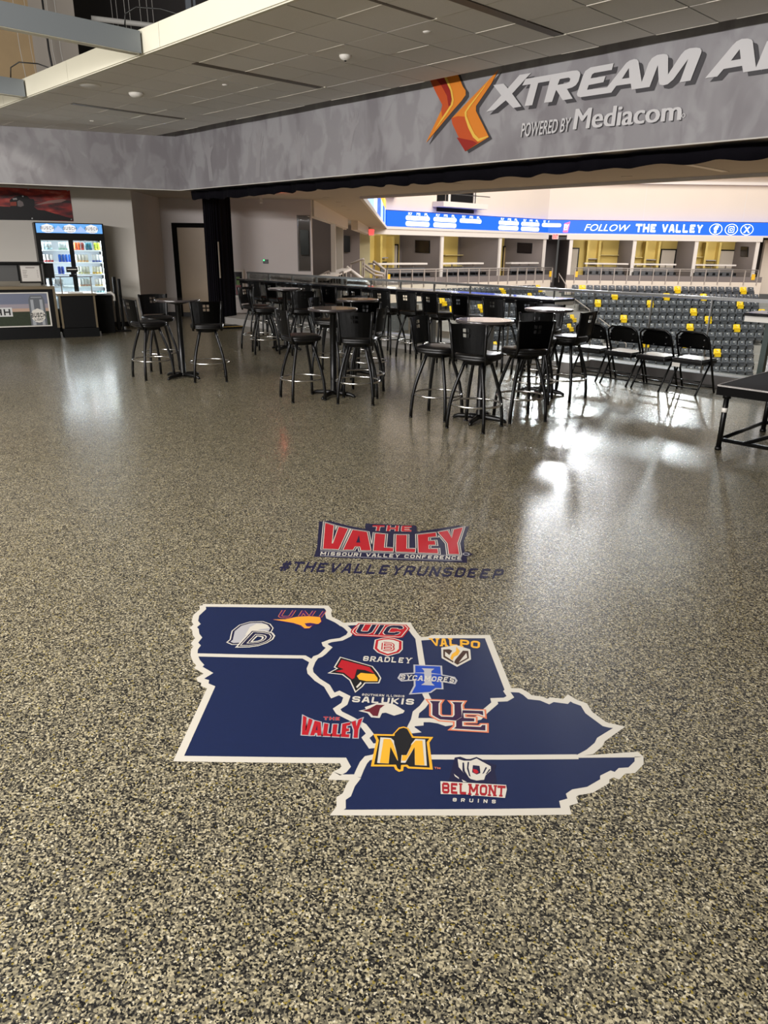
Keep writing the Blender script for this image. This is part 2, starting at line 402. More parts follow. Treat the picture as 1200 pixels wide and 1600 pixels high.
def offset_poly(pts, d):
    """grow a flat polygon (z kept) outward by d"""
    A = sum(p.x*q.y-q.x*p.y for p, q in zip(pts, pts[1:]+pts[:1]))
    sgn = 1 if A > 0 else -1; out = []; n = len(pts)
    for i in range(n):
        p, a, b = pts[i], pts[i-1], pts[(i+1) % n]
        e1 = (p-a).to_2d().normalized(); e2 = (b-p).to_2d().normalized()
        n1 = Vector((e1.y, -e1.x))*sgn; n2 = Vector((e2.y, -e2.x))*sgn
        q = n1+n2; l = q.length
        q = q/l if l > 1e-6 else n1
        k = d/max(0.45, q.dot(n1)); out.append(Vector((p.x+q.x*k, p.y+q.y*k, p.z)))
    return out
def ribbon(mb, pts, w, m, z):
    pts = [Vector((p.x, p.y, z)) for p in pts]; n = len(pts); L, R_ = [], []
    for i in range(n):
        t1 = (pts[i]-pts[i-1]).normalized() if i else None
        t2 = (pts[i+1]-pts[i]).normalized() if i < n-1 else None
        t = ((t1 or t2)+(t2 or t1)).normalized(); nr = Vector((-t.y, t.x, 0))
        k = w/2/max(0.6, nr.dot(Vector((-(t1 or t2).y, (t1 or t2).x, 0))))
        L.append(pts[i]+nr*k); R_.append(pts[i]-nr*k)
    mb.add(L+R_, [(i, i+1, n+i+1, n+i) for i in range(n-1)], m)

# ================================================================== THE SETTING
A0 = Vector((-15.145, 5.02, 0)); AD = Vector((0.361, 0.9326, 0)).normalized(); AN = Vector((AD.y, -AD.x, 0))   # slanted wall line at the cooler side
CEIL, HDR, HB, SOF = 3.714, 7.83, 2.78, 2.88
struct(MB().box((-27, -9, -0.25), (9, 10.30, 0), FLOOR), 'floor', 'speckled glossy flake floor of the concourse')

def clip_half(poly, P, N):
    out = []
    for i in range(len(poly)):
        a, b = poly[i], poly[(i+1) % len(poly)]
        da, db = (a-P).dot(N), (b-P).dot(N)
        if da >= 0: out.append(a)
        if (da >= 0) != (db >= 0): out.append(a+(b-a)*(da/(da-db)))
    return out
# lay-in tile ceiling
mb = MB(); T = 0.6096; g = 0.005
for i in range(-14, 20):
    for j in range(5):
        x0 = -7.775+T*i; y0 = 4.418+0.6166*j
        P = [Vector((x0+.008, y0+g, 0)), Vector((x0+T-.008, y0+g, 0)), Vector((x0+T-.008, y0+.6166-g, 0)), Vector((x0+.008, y0+.6166-g, 0))]
        P = clip_half(P, A0, AN)
        if len(P) < 3: continue
        dz = random.uniform(-0.0012, 0.0012)
        mb.poly([p+Vector((0, 0, CEIL+dz)) for p in P], TILE, depth=(0, 0, 0.018))
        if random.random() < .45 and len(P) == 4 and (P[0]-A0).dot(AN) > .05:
            e0 = random.choice((0, .0, .25)); mb.box((x0+g+e0*T, y0+.6166-g, CEIL-.003), (x0+T-g, y0+.6166+.001, CEIL+.012), GRIDLIT)  # pale strips paint in the light caught along tile edges
base = clip_half([Vector((-18, 4.42, 0)), Vector((4.4, 4.42, 0)), Vector((4.4, 7.5, 0)), Vector((-18, 7.5, 0))], A0, AN)
mb.poly([p+Vector((0, 0, CEIL+0.006)) for p in base], DARKGAP, depth=(0, 0, 0.05))
struct(mb, 'ceiling', 'lay-in tile ceiling cloud')
# bright upstand along the back edge of the ceiling
mb = MB(); x = -15.36
while x < 4.4:
    x1 = min(x+2.438, 4.4); mb.box((x+.003, 4.385, CEIL-.004), (x1-.003, 4.415, CEIL+.225), CREAM); x = x1
mb.box((-15.36, 4.40, CEIL-0.016), (4.4, 4.44, CEIL-0.003), CREAM)
mb.box((-15.36, 4.41, CEIL+.21), (4.4, 4.75, CEIL+.225), CREAM)
mb.box((-15.0, 7.25, CEIL+.06), (4.4, 7.29, 5.2), DARKGAP)  # unseen board added to keep lobby light off the header top
struct(mb, 'trim_1', 'cream upstand edging the ceiling cloud, with an added unseen light-blocking board')
# header with the crowd mural, slanted bulkhead
struct(MB().box((-14.057, HDR, HB), (6, HDR+.30, 4.6), MURAL), 'wall_header', 'grey mural header over the arena opening')
B0 = Vector((-14.057, HDR, HB))
mb = MB().obox(B0, -AD*15, -AN*0.30, (0, 0, 1.25), MURAL)
struct(mb, 'wall_bulkhead', 'grey mural bulkhead on the cooler side')
struct(MB().box((-14.05, HDR-.006, HB-.012), (6, HDR+.02, HB), WALLB).obox(B0-Vector((0, 0, .012)), -AD*15, -AN*0.02, (0, 0, .012), WALLB).box((-14.03, HDR+.02, HB-.01), (6, HDR+.30, HB), BLACK), 'trim_2', 'pale lower edge of the header')
# lower soffit behind header and bulkhead
mb = MB()
sofp = [(6, HDR+.1), (-14.1, HDR+.1), (-14.1-.361*14, HDR+.1-.9326*14), (-21.5, -4.9), (-21.5, 9.6), (-18.3, 9.65), (-15.65, 12.35), (-13.75, 12.3), (6, 12.3)]
mb.poly([(a, b, SOF) for a, b in sofp], SOFFIT, depth=(0, 0, .12))
struct(mb, 'ceiling_soffit', 'flat beige soffit over the drink rail')
C1 = Vector((-16.4, 7.95, 0)); D1 = Vector((-18.3, 9.6, 0))
FD = Vector((-0.361, -0.9326, 0)); FN = Vector((0.9326, -0.361, 0))
struct(MB().obox(C1, FD*14, -FN*.2, (0, 0, SOF), WALLB).obox(C1+FN*.012, FD*14, -FN*.012, (0, 0, .10), BASEB), 'wall_cooler', 'beige wall behind the drinks cooler')
SD = (D1-C1).normalized(); SN = Vector((SD.y, -SD.x, 0))
if SN.dot(-C1) < 0: SN = -SN
struct(MB().obox(C1, D1-C1, -SN*.15, (0, 0, SOF), WALLG).obox(C1+SN*.012, D1-C1, -SN*.012, (0, 0, .10), BASEB), 'wall_return', 'grey return wall beside the cooler')
WD = Vector((.7071, .7071, 0)); WN = Vector((.7071, -.7071, 0))
def wall_pt(s, z=0, o=0): return D1+WD*s+WN*o+Vector((0, 0, z))
mb = MB()
for s0, s1, z0, z1 in ((-.1, 3.47, 0, SOF), (3.47, 3.79, 0, 1.18), (3.47, 3.79, 2.51, SOF), (3.79, 3.83, 0, SOF)):
    mb.obox(wall_pt(s0, z0), WD*(s1-s0), -WN*.15, (0, 0, z1-z0), WALLG)
mb.obox(wall_pt(-.1, 0, .012), WD*3.9, -WN*.012, (0, 0, .11), BASEB)
struct(mb, 'wall_door', 'grey wall between door and suites')
# upper storey seen over the ceiling edge
CABLEW = mat('cable_white', rgb(200, 198, 192), 0.5)
STUD = mat('galvanised_stud', rgb(150, 158, 168), 0.45, 0.6)
UPB = mat('upper_beige', rgb(172, 148, 112), 0.85, var=0.12, scale=3)
UPG = mat('upper_grey_block', rgb(166, 158, 148), 0.85, var=0.06, scale=2)
UPD = mat('upper_dark', rgb(62, 59, 58), 0.9)
def up(s, o, z): return A0-AN*(2.5+o)+AD*s+Vector((0, 0, z))
mb = MB().obox(up(-6, .2, 3.0), AD*6.7, -AN*.3, (0, 0, 6), UPB)
mb.obox(up(.70, 0, 3.0), AD*.85, -AN*.4, (0, 0, 6), UPG)
mb.obox(up(1.55, 3.0, 3.0), AD*6.2, -AN*.3, (0, 0, 6), UPD)
struct(mb, 'wall_upper', 'unfinished upper walls above the ceiling')
# arena shell -----------------------------------------------------------
E1, E2, E3 = Vector((-13.75, 12.3, 0)), Vector((-32.9, 31.45, 0)), Vector((-32.95, 48.1, 0))
QD = Vector((-.7071, .7071, 0)); QN = Vector((.7071, .7071, 0)); Q0 = Vector((-15.65, 12.3, 0))
E4 = E3+RH*46
class Fr:
    """a straight front: origin, along-direction u, outward direction n (towards the arena)"""
    def __init__(s, o, u, n): s.o, s.u, s.n = Vector(o), Vector(u), Vector(n)
    def p(s, a, o, z): return s.o+s.u*a+s.n*o+Vector((0, 0, z))
    def box(s, mb, a0, a1, o0, o1, z0, z1, m): return mb.obox(s.p(a0, o0, z0), s.u*(a1-a0), s.n*(o1-o0), (0, 0, z1-z0), m)
    def at(s, x, y, o=0):
        q = pl(x, y, s.o+s.n*o, s.n); return (q-s.o).dot(s.u), q.z
LF = Fr((-33, 0, 0), (0, 1, 0), (1, 0, 0)); RF = Fr(FH*57, RH, -FH); QF = Fr(Q0, QD, QN)
mb = MB()
mb.poly([(p.x, p.y, SOF) for p in (E1, E2, E2-Vector((9, -2, 0)), Vector((-26, 12.3, 0)), Vector((-15.66, 12.3, 0)))], SOFFIT, depth=(0, 0, .1))
mb.poly([(p.x, p.y, SOF) for p in (E2, E3, E3-Vector((9, 0, 0)), E2-Vector((9, 0, 0)))], SOFFIT, depth=(0, 0, .1))
mb.poly([(p.x, p.y, SOF) for p in (E3, E4, E4+FH*9, E3+FH*9)], SOFFIT, depth=(0, 0, .1))
struct(mb, 'ceiling_arena', 'soffit ring over the far suites')
mb = MB()
for a, b, n in ((Vector((6, 12.3, 0)), E1, Vector((0, 1, 0))), (E1, E2, QN), (E2, E3, Vector((1, 0, 0))), (E3, E4, -FH)):
    mb.obox(a+Vector((0, 0, SOF-.05)), b-a, n*.08, (0, 0, .13), AWHITE)
struct(mb, 'trim_3', 'white edge trim under the arena screens')
mb = MB()
LF.box(mb, 29, 48.6, -.6, -.4, 3.9, 13, AWALL); RF.box(mb, -.2, 48, -.8, -.6, 3.9, 13, AWALL)
for a in (33.6, 38.2, 43.1): LF.box(mb, a, a+.03, -.4, -.395, 3.9, 13, AWHITE)
for a in (4, 11.4, 18.7, 26): RF.box(mb, a, a+.03, -.6, -.595, 3.9, 13, AWHITE)
RF.box(mb, 2, 48, -.6, -.3, 6.35, 6.55, AWHITE); RF.box(mb, 9, 48, -.6, 0.2, 6.95, 7.3, AWHITE)
struct(mb, 'wall_arena', 'tall pale upper wall of the arena')
mb = MB(); mb.obox(E1+QN*-.7+QD*3+Vector((0, 0, 3.0)), QD*25, -QN*.2, (0, 0, 9), AGREY)
struct(mb, 'wall_arena_side', 'grey upper wall along the suite side')
struct(MB().box((-60, 12, -7.2), (40, 110, -7.0), mat('court_wood', rgb(190, 160, 120), 0.35, var=0.1, scale=2)), 'floor_arena', 'wooden court level of the arena')
# concrete stepped banks under the stadium seats
NROW = 12
def row_z(i): return -1.42-.455*i
mb = MB()
for i in range(NROW+2):
    RF.box(mb, 11.2, 30.5, .9+.85*i, .9+.85*(i+1), -7.0, row_z(i), CONC)
struct(mb, 'floor_bank', 'concrete steps of the far seating bank')
mb = MB()
for i in range(NROW+2):
    LF.box(mb, 33, 47.0-.16*i, .6+.85*i, .6+.85*(i+1), -7.0, row_z(i), CONC)
struct(mb, 'floor_side_bank', 'concrete steps of the side seating bank')
# aisle steps between the two banks
mb = MB()
for i in range(26):
    RF.box(mb, 9.0+i*.10, 12.7+i*.10, .4+.425*i, .4+.425*(i+1), -7.0, -.95-.2275*i, CONC)
struct(mb, 'floor_aisle', 'concrete aisle steps between the seating banks')
# suite shells: back walls, partitions, platform, fascia, low front walls
def back_seg(F, o, x0, x1, z0, z1, m, nm, lab):
    a0 = F.at(x0, 395, o)[0]; a1 = F.at(x1, 395, o)[0]
    mb = MB(); F.box(mb, a0, a1, o-.1, o, z0, z1, m); return struct(mb, nm, lab)
for k, (x0, x1, m) in enumerate(((571, 624, AYEL), (624, 690, AGREY), (690, 715, AYEL), (715, 781, AGREY), (781, 787, AYEL), (787, 846, AGREY))):
    back_seg(LF, -3.5, x0, x1, -.3, SOF, m, 'wall_suite', 'rear wall of the side suites')
for k, (x0, x1, m) in enumerate(((889, 966, AYEL), (966, 991, AGREY), (991, 1057, AYEL), (1057, 1087, AGREY), (1087, 1149, AYEL), (1149, 1200, AGREY))):
    back_seg(RF, -3.5, x0, x1, -.3, SOF, m, 'wall_suite', 'rear wall of the far suites')
mb, mg = MB(), MB()
for F, xs_ in ((LF, (690, 780.5, 850)), (RF, (891, 990, 1086.5, 1182))):
    for x in xs_:
        a = F.at(x, 395)[0]; F.box(mb, a-.12, a+.12, -.06, .05, -.3, 2.55, AWHITE); F.box(mg, a-.10, a+.10, -3.5, -.06, -.3, 2.55, AGREY)
struct(mg, 'wall_suite_divider', 'grey dividing walls between the suites')
struct(mb, 'trim_4', 'white posts between the suites')
mb = MB(); LF.box(mb, 29.5, 47.9, 0, .12, 2.53, SOF, AWHITE); RF.box(mb, 13.1, 27.4, 0, .12, 2.53, SOF, AWHITE)
struct(mb, 'trim_5', 'white fascia over the suite openings')
mb = MB()
for F, a0, a1 in ((LF, 30.2, 47.9), (RF, 13.2, 27.6)):
    F.box(mb, a0, a1, .45, .60, -1.3, -.28, AWALL); F.box(mb, a0, a1, .45, .60, -.28, .10, AGREY)
struct(mb, 'wall_suite_front', 'low white wall below the suite railing')
mb = MB()
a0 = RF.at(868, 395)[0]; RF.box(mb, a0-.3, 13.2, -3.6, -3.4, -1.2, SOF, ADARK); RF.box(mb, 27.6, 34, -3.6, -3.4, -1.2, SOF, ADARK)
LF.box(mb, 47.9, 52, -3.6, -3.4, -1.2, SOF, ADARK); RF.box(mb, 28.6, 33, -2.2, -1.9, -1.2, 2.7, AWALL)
struct(mb, 'wall_vomitory', 'dark recess beside the suites')
mb = MB()
for F, a0, a1 in ((LF, 30.2, 47.9), (RF, 13.2, 27.6)): F.box(mb, a0, a1, -3.5, .45, -.9, -.25, CONCD)
struct(mb, 'floor_suite', 'platform of the far suites')
# near row of suites on the 45 degree side
mb = MB(); QF.box(mb, .15, 12.3, -.1, .1, 2.50, SOF, AWHITE); QF.box(mb, 14.2, 27, .1, .4, 2.50, SOF, AWHITE)
QF.box(mb, 12.3, 14.2, -.3, -.1, 2.5, SOF, AWHITE); QF.box(mb, 6.55, 6.7, -.08, .08, -.6, 2.5, AWHITE)
struct(mb, 'wall_suite_fascia', 'white fascia over the near suites')
def qrect(mb, s, px, m, th=.1):
    P = Q0+QD*s; q = [pl(x, y, P, QD) for x, y in px]
    mb.poly(q, m, depth=QD*th); return mb
mb = MB()
qrect(mb, 6.7, [(430, 326), (521.5, 348), (521.5, 470), (430, 470)], AGREY)
qrect(mb, 12.35, [(523, 352), (536, 352), (536, 470), (523, 470)], WALLB)
qrect(mb, 20, [(528, 352), (562, 352), (562, 470), (528, 470)], AGREY)
qrect(mb, 27.5, [(540, 360), (578, 360), (578, 440), (540, 440)], mat('pale_yellow_wall', rgb(226, 214, 170), 0.8))
struct(mb, 'wall_suite_partition', 'grey partitions of the near suites')
mb = MB(); QF.box(mb, .1, 26, -6, .3, -1.2, -.25, CONCD); QF.box(mb, .1, 9.5, .3, .45, -2.2, .45, AWHITE)
struct(mb, 'floor_suite', 'platform of the near suites')
# curb carrying the glass railing
CURB = mat('curb_paint', rgb(176, 172, 168), 0.5, var=0.03, scale=3); CURBD = mat('curb_grey', rgb(104, 100, 97), 0.55, var=0.05, scale=3)
mb = MB().box((-16.6, 9.75, 0), (-6.1, 10.55, .15), CURB).box((-6.1, 10.28, 0), (6, 10.55, .16), CURBD)
mb.box((-16.6, 10.55, -7), (6, 10.7, .15), CONC)
struct(mb, 'floor_curb', 'pale curb under the glass railing')
# door in the grey wall
mb = MB(); mb.obox(wall_pt(.40, 0, .005), WD*.92, -WN*.045, (0, 0, 2.19), mat('door_veneer', rgb(150, 130, 104), 0.45, var=0.05, scale=6))
door = struct(mb, 'door_1', 'beige door half hidden by the black drape')
mb = MB()
for a, b, z0, z1 in ((.27, .40, 0, 2.30), (1.32, 1.45, 0, 2.30), (.40, 1.32, 2.19, 2.30)):
    mb.obox(wall_pt(a, z0, .02), WD*(b-a), -WN*.02, (0, 0, z1-z0), MBLK)
mb.build('door_frame', door)
mb = MB().tube([wall_pt(1.22, 1.0, .0), wall_pt(1.22, 1.0, .06), wall_pt(1.12, 1.0, .06)], .011, STEEL); mb.build('door_handle', door)
mb = MB()
mb.obox(wall_pt(3.48, 1.19, -.06), WD*.30, WN*.012, (0, 0, 1.31), GLASS); wn = struct(mb, 'window_1', 'narrow side window at the end of the grey wall')
mb = MB()
for a, b, z0, z1 in ((3.462, 3.478, 1.17, 2.52), (3.785, 3.795, 1.17, 2.52), (3.478, 3.785, 2.50, 2.515), (3.478, 3.785, 1.17, 1.19)):
    mb.obox(wall_pt(a, z0, .006), WD*(b-a), -WN*.10, (0, 0, z1-z0), mat('window_frame_grey', rgb(120, 112, 108), .5))
mb.build('window_frame', wn)
# ================================================================== HEADER SIGN
def hp(x, y, o=0.0):
    q = pl(x, y, (0, HDR-o, 0), (0, 1, 0)); return q
sign = thing('wall_sign', 'large white lettering with orange crossed emblem on the grey header', 'sign', (-6.2, HDR, 2.9))
def local(o, root):          # keep world placement of a mesh built in world space
    o.parent = root; o.matrix_parent_inverse = Matrix.Translation(-Vector(root.location)); return o
G = {}
G['X'] = (crop(760, 80, 7.5, [(92,400),(212,382),(262,438),(400,280),(535,258),(470,325),(440,360),(312,500),(420,650),(325,668),(238,578),(105,690),(8,713),(185,520)]), [])
G['T'] = (crop(760, 80, 7.5, [(470,328),(765,277),(750,352),(618,375),(548,634),(458,646),(528,390),(430,405)]), [])
G['R'] = (crop(760, 80, 7.5, [(765,277),(1020,232),(1075,228),(1103,245),(1112,275),(1090,355),(1060,400),(1015,428),(955,445),(1022,558),(905,577),(828,455),(780,595),(685,608),(752,352)]),
          [crop(760, 80, 7.5, [(872,330),(975,312),(995,325),(985,360),(950,378),(845,398)])])
G['E'] = (crop(900, 60, 7.5, [(452,293),(430,372),(225,408),(200,425),(182,472),(357,443),(332,516),(160,550),(140,605),(375,575),(600,290),(640,262),(690,246),(725,250),(742,272),(780,515),(860,295),(900,235),(960,198),(1030,186),(1075,192),(1090,215),(1088,425),(1225,255),(1270,222),(1330,208),(1390,208),(1412,222),(1418,245),(1360,440),(1348,503),(1255,523),(1320,305),(1150,490),(1080,540),(1025,558),(990,545),(978,505),(970,315),(872,572),(662,603),(652,533),(483,558),(425,638),(65,692),(30,682),(20,655),(92,440),(120,385),(180,343)]),
          [crop(900, 60, 7.5, [(630,350),(635,465),(548,478)])])
G['E'] = (G['E'][0][:23]+crop(1040, 40, 7.5, [(190,345),(235,295),(290,270),(370,262),(415,270),(432,295),(425,330),(300,648),(175,668),(275,395),(100,635),(35,690),(-10,702)])+G['E'][0][36:], G['E'][1])
G['A'] = (crop(1040, 40, 7.5, [(472,620),(790,240),(840,190),(900,160),(970,155),(1015,168),(1030,190),(1068,495),(1195,190),(1290,130),(1380,130),(1330,490),(918,552),(905,475),(690,512),(615,600)]),
          [crop(1040, 40, 7.5, [(878,280),(890,395),(775,415)])])
mbf, mbs = MB(), MB()
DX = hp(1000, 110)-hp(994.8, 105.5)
for k, (o, hs) in G.items():
    mbf.poly([hp(x, y) for x, y in o], LETW, [[hp(x, y) for x, y in h] for h in hs])
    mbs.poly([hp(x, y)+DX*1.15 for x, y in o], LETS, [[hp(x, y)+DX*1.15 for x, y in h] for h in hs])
def up_y(mb, d):
    mb.v = [(a, b+d, c) for a, b, c in mb.v]; return mb
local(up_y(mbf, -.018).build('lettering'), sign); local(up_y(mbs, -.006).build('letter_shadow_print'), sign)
mbf, mbs = MB(), MB()
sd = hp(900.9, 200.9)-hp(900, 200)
for s, q, b in (('POWERED BY', [(817.5,193),(894,183.5),(890,205),(815,214.5)], .012), ('Mediacom', [(902,170.5),(1067,157),(1064,188),(897,203)], .0)):
    P = [hp(*c) for c in q]
    for dx_ in ((-.009, 0, .009) if s == 'Mediacom' else (0,)): text(mbf, s, *P, LETW, bold=b, lift=(dx_, -.016-abs(dx_)*.12-dx_*.05, 0))
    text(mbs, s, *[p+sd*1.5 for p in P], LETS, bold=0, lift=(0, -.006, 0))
c = hp(1069, 181)
mbf.poly([c+Vector((math.cos(a)*.02, -.016, math.sin(a)*.02)) for a in [k*PI/8 for k in range(16)]], LETW, [[c+Vector((math.cos(a)*.013, -.016, math.sin(a)*.013)) for a in [k*PI/8 for k in range(16)]]])
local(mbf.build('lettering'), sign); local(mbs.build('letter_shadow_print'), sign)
# crossed emblem
def em(mb, pts, m, o): mb.poly([hp(x, y)+Vector((0, -o, 0)) for x, y in crop(600, 0, 6, pts)], m)
mb = MB()
Ls = [(375,630),(650,580),(700,700),(745,810),(772,850),(772,892),(735,945),(660,1030),(400,1340),(545,1030),(555,985),(500,880),(440,755)]
Rs = [(1085,650),(1010,790),(870,995),(868,1040),(990,1285),(770,1420),(650,1165),(640,1110),(690,1060)]
d6 = 4
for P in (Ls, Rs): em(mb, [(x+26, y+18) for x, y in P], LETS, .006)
em(mb, Ls, SIGO, .014); em(mb, Rs, SIGO, .014)
em(mb, [(375,630),(520,605),(575,730),(635,860),(650,930),(648,970),(610,1040),(555,1110),(545,1030),(555,985),(500,880),(440,755)], SIGR, .018)
em(mb, [(480,720),(575,730),(635,860),(648,945),(640,985),(615,1000),(600,900),(545,800)], SIGD, .021)
em(mb, [(575,730),(598,725),(650,850),(664,940),(655,985),(600,1070),(480,1230),(545,1120),(635,985),(646,930),(632,850)], SIGY, .021)
em(mb, [(640,1110),(650,1165),(770,1420),(900,1335),(850,1290),(800,1190),(765,1095),(700,1090)], SIGR, .018)
em(mb, [(690,1290),(770,1420),(885,1345),(840,1320)], SIGD, .020)
em(mb, [(1010,730),(905,870),(800,1000),(765,1055),(770,1110),(800,1200),(845,1290),(890,1330),(985,1285),(985,1275),(900,1300),(860,1260),(815,1170),(785,1090),(785,1050),(830,985),(930,850)], SIGY, .021)
local(mb.build('crossed_emblem'), sign)
# faint raised arms printed in the mural
ARM = mat('mural_arm_print', rgb(158, 155, 157), 0.55)
def arm(x, z, s, lean, flip=1):
    P = [(-.09,-.62),(.09,-.62),(.075,-.12),(.15,.02),(.24,.10),(.21,.15),(.11,.10),(.105,.16),(.13,.36),(.09,.37),(.055,.18),(.04,.19),(.045,.42),(0,.42),(-.01,.19),(-.03,.18),(-.05,.38),(-.09,.37),(-.075,.15),(-.10,.12),(-.15,.27),(-.18,.25),(-.14,.03),(-.08,-.12)]
    return [Vector((x+flip*s*a+lean*s*b, HDR-.003, z+s*b)) for a, b in P]
mb = MB()
for k_arm, (x, z, s, l, f) in enumerate(((-12.9,3.35,.75,-.1,1),(-11.3,3.3,.7,.15,-1),(-10.2,3.2,.6,0,1),(-8.9,3.4,.5,.3,1))):
    mb = MB(); mb.poly([Vector((p.x, p.y, max(p.z, HB+.02))) for p in arm(x, z, s, l, f)], ARM)
    tag(mb.build('mural_print'), ['faint raised arm printed on the mural beside the header corner', 'faint raised arm printed on the mural, second along from the header corner', 'faint raised arm printed on the mural, third along from the header corner', 'faint raised arm printed on the mural, closest to the orange emblem'][k_arm], 'mural', 'raised arms printed on the mural')

# ================================================================== FLOOR STICKERS
def F_(x, y, z): p = fl(x, y); return Vector((p.x, p.y, z))
logo = thing('floor_sticker', 'navy sticker with red block letters and hashtag line beyond the map', 'floor sticker', fl(615, 860))
big = {
 'V': (crop(485,805,9.23,[(215,115),(335,150),(308,410),(325,412),(410,170),(540,200),(405,495),(185,485)]), []),
 'A': (crop(485,805,9.23,[(610,215),(815,245),(870,510),(730,510),(715,455),(640,455),(615,500),(475,500)]), [crop(485,805,9.23,[(700,290),(718,400),(660,398)])]),
 'L': (crop(485,805,9.23,[(935,265),(1080,280),(1060,470),(1195,482),(1190,525),(910,515)]), []),
 'M': (crop(610,805,9.23,[(85,288),(235,290),(230,485),(360,490),(355,538),(80,528)]), []),
 'E': (crop(610,805,9.23,[(395,285),(655,255),(660,310),(545,320),(545,375),(640,372),(650,430),(550,432),(550,490),(680,490),(685,553),(405,542)]), []),
 'Y': (crop(610,805,9.23,[(690,250),(825,225),(885,335),(915,210),(1045,180),(965,405),(990,565),(845,562),(825,410)]), []),
}
def letters(mb, T_, z, steps):
    for o, hs in big.values():
        P = [T_(x, y) for x, y in o]; H = [[T_(x, y) for x, y in h] for h in hs]
        for d, m, dz in steps:
            q = offset_poly(P, d) if d else P
            mb.poly([Vector((p.x, p.y, z+dz)) for p in q], m)
        for h in H: mb.poly([Vector((p.x, p.y, z+steps[-1][2]+.0003)) for p in h], DNAVY)
mb = MB()
navy = crop(485,805,9.23,[(50,600),(95,470),(125,95),(265,80),(560,155),(790,200),(795,120)])+crop(610,805,9.23,[(375,150),(380,240),(980,150),(1135,165),(1060,380),(1070,525),(1130,530),(1190,570),(1100,600),(1110,690)])
mb.poly([F_(x, y, .0006) for x, y in navy], DNAVY); local(mb.build('sticker_base'), logo)
mb = MB(); letters(mb, lambda x, y: F_(x, y, 0), .0010, ((.017, OFFW, 0), (.0115, DNAVY, .0003), (.005, OFFW, .0006), (0, RED, .0009)))
local(mb.build('red_lettering'), logo)
mb = MB()
q = [F_(x, y, .0012) for x, y in ((582.5,820.8),(646,822),(645.5,831.2),(580.5,829.6))]
block(mb, 'THE', *q, OFFW, .17); block(mb, 'THE', *q, RED, .12, lift=(0, 0, .0004))
block(mb, 'MISSOURI VALLEY CONFERENCE', *[F_(x, y, .0012) for x, y in ((501,862.3),(722.5,869.6),(721.5,875),(499.5,867.6))], OFFW, .105)
for ya, yb in (((861, 868.6)), ((868.6, 876.3))):
    ribbon(mb, [F_(500, ya, 0), F_(722, yb, 0)], .006, SILVER, .0012)
c = F_(728.3, 866, 0); mb.poly([c+Vector((math.cos(a)*.022, math.sin(a)*.022, .0013)) for a in [k*PI/8 for k in range(16)]], SILVER, [[c+Vector((math.cos(a)*.015, math.sin(a)*.015, .0013)) for a in [k*PI/8 for k in range(16)]]])
local(mb.build('white_lettering'), logo)
mb = MB(); block(mb, '#THEVALLEYRUNSDEEP', *[F_(x, y, .0007) for x, y in ((442,876.5),(790,889.5),(784,905),(434,892))], DNAVY, .10)
local(mb.build('hashtag_lettering'), logo)

# map of the states
mp = thing('floor_sticker', 'big navy map sticker with white borders and team emblems', 'floor sticker', fl(640, 1120))
W_IA = [(316.4,946),(317.2,952),(306.3,962),(304.6,971.3),(308,975.6),(302,980.6),(305.4,984),(306.3,991.6),(310.5,996.7),(303.8,1005),(308,1009.3),(303.8,1015.2),(303,1023.4)]
W_MO = [(303,1023.4),(307,1033),(313,1039.7),(309.7,1043),(325.7,1052.3),(313,1060),(314.7,1063.3),(320.6,1065),(319.8,1070),(330,1074.3),(279,1185.6)]
S_MO = [(279,1185.6),(460,1188),(536,1188.5),(541,1198),(536,1204),(526,1209),(522,1214.5),(556,1215)]
N_IA = [(316.4,946),(509.7,948.5)]
MISS1 = [(509.7,948.5),(514.3,953.7),(512.5,958.3),(514.3,965.3),(527.2,971.2),(534.2,976)]
MISS2 = [(534.2,976),(541.2,980.5),(548.2,987.5),(544.7,993.3),(533,999.2),(516.7,1001.5),(507.3,1005),(508.5,1008.5),(514.3,1012),(505,1021.3),(500.3,1024.8),(493.3,1027.2),(488.2,1034.2),(484,1044.7),(485.2,1051.7),(495.7,1062.2),(511,1072),(515,1079),(520,1087),(530,1083),(542,1089),(538,1100),(526,1108),(530,1114),(548,1123),(568,1134),(578,1147),(571,1153),(580,1166),(590,1165),(596,1176),(584,1183),(574,1185),(568,1192),(563,1202),(558,1214)]
W_TN = [(558,1214),(548,1227),(542,1242),(533,1248),(533,1262),(526,1270)]
BORD = [(303,1023.4),(390,1025.5),(475,1026.8),(488.2,1034.2)]
N_IL = [(534.2,976),(560,974.3),(638,975.1),(639,978),(647.3,989.8),(653.2,997)]
IL_IN = [(653.2,997),(659.7,1040),(665,1085),(669,1093),(660,1105),(650,1113.3),(647.5,1125),(644,1132),(641.5,1137.3),(650,1142.6),(640,1143.3)]
N_IN = [(653.2,997),(658,998.3),(670,997.5),(676.7,995),(761.7,995),(794.2,1078.3)]
OHIO = [(794.2,1078.3),(791.7,1080.8),(797.5,1089),(790,1093.3),(771.7,1094),(773,1099),(758,1111.7),(748,1122),(720,1128),(696.6,1131.5),(685.8,1127.7),(671.7,1125.5),(656.5,1125.5),(656.5,1131),(644,1132)]
N_KY = [(794.2,1078.3),(812.6,1079.2),(821.2,1084),(828,1089.7),(845.2,1091.6),(856.7,1096.4),(862.4,1093.5),(883.5,1096.4),(889.3,1090.7),(898.8,1096.4),(912.3,1101.2),(920,1113.7),(944.8,1131.9),(952.5,1133.8),(967.5,1136.7),(939,1155.8),(935.3,1163.5),(921.8,1175),(902.7,1182.6)]
KY_TN = [(584,1183),(680,1183.2),(780,1183.6),(902.7,1182.8)]
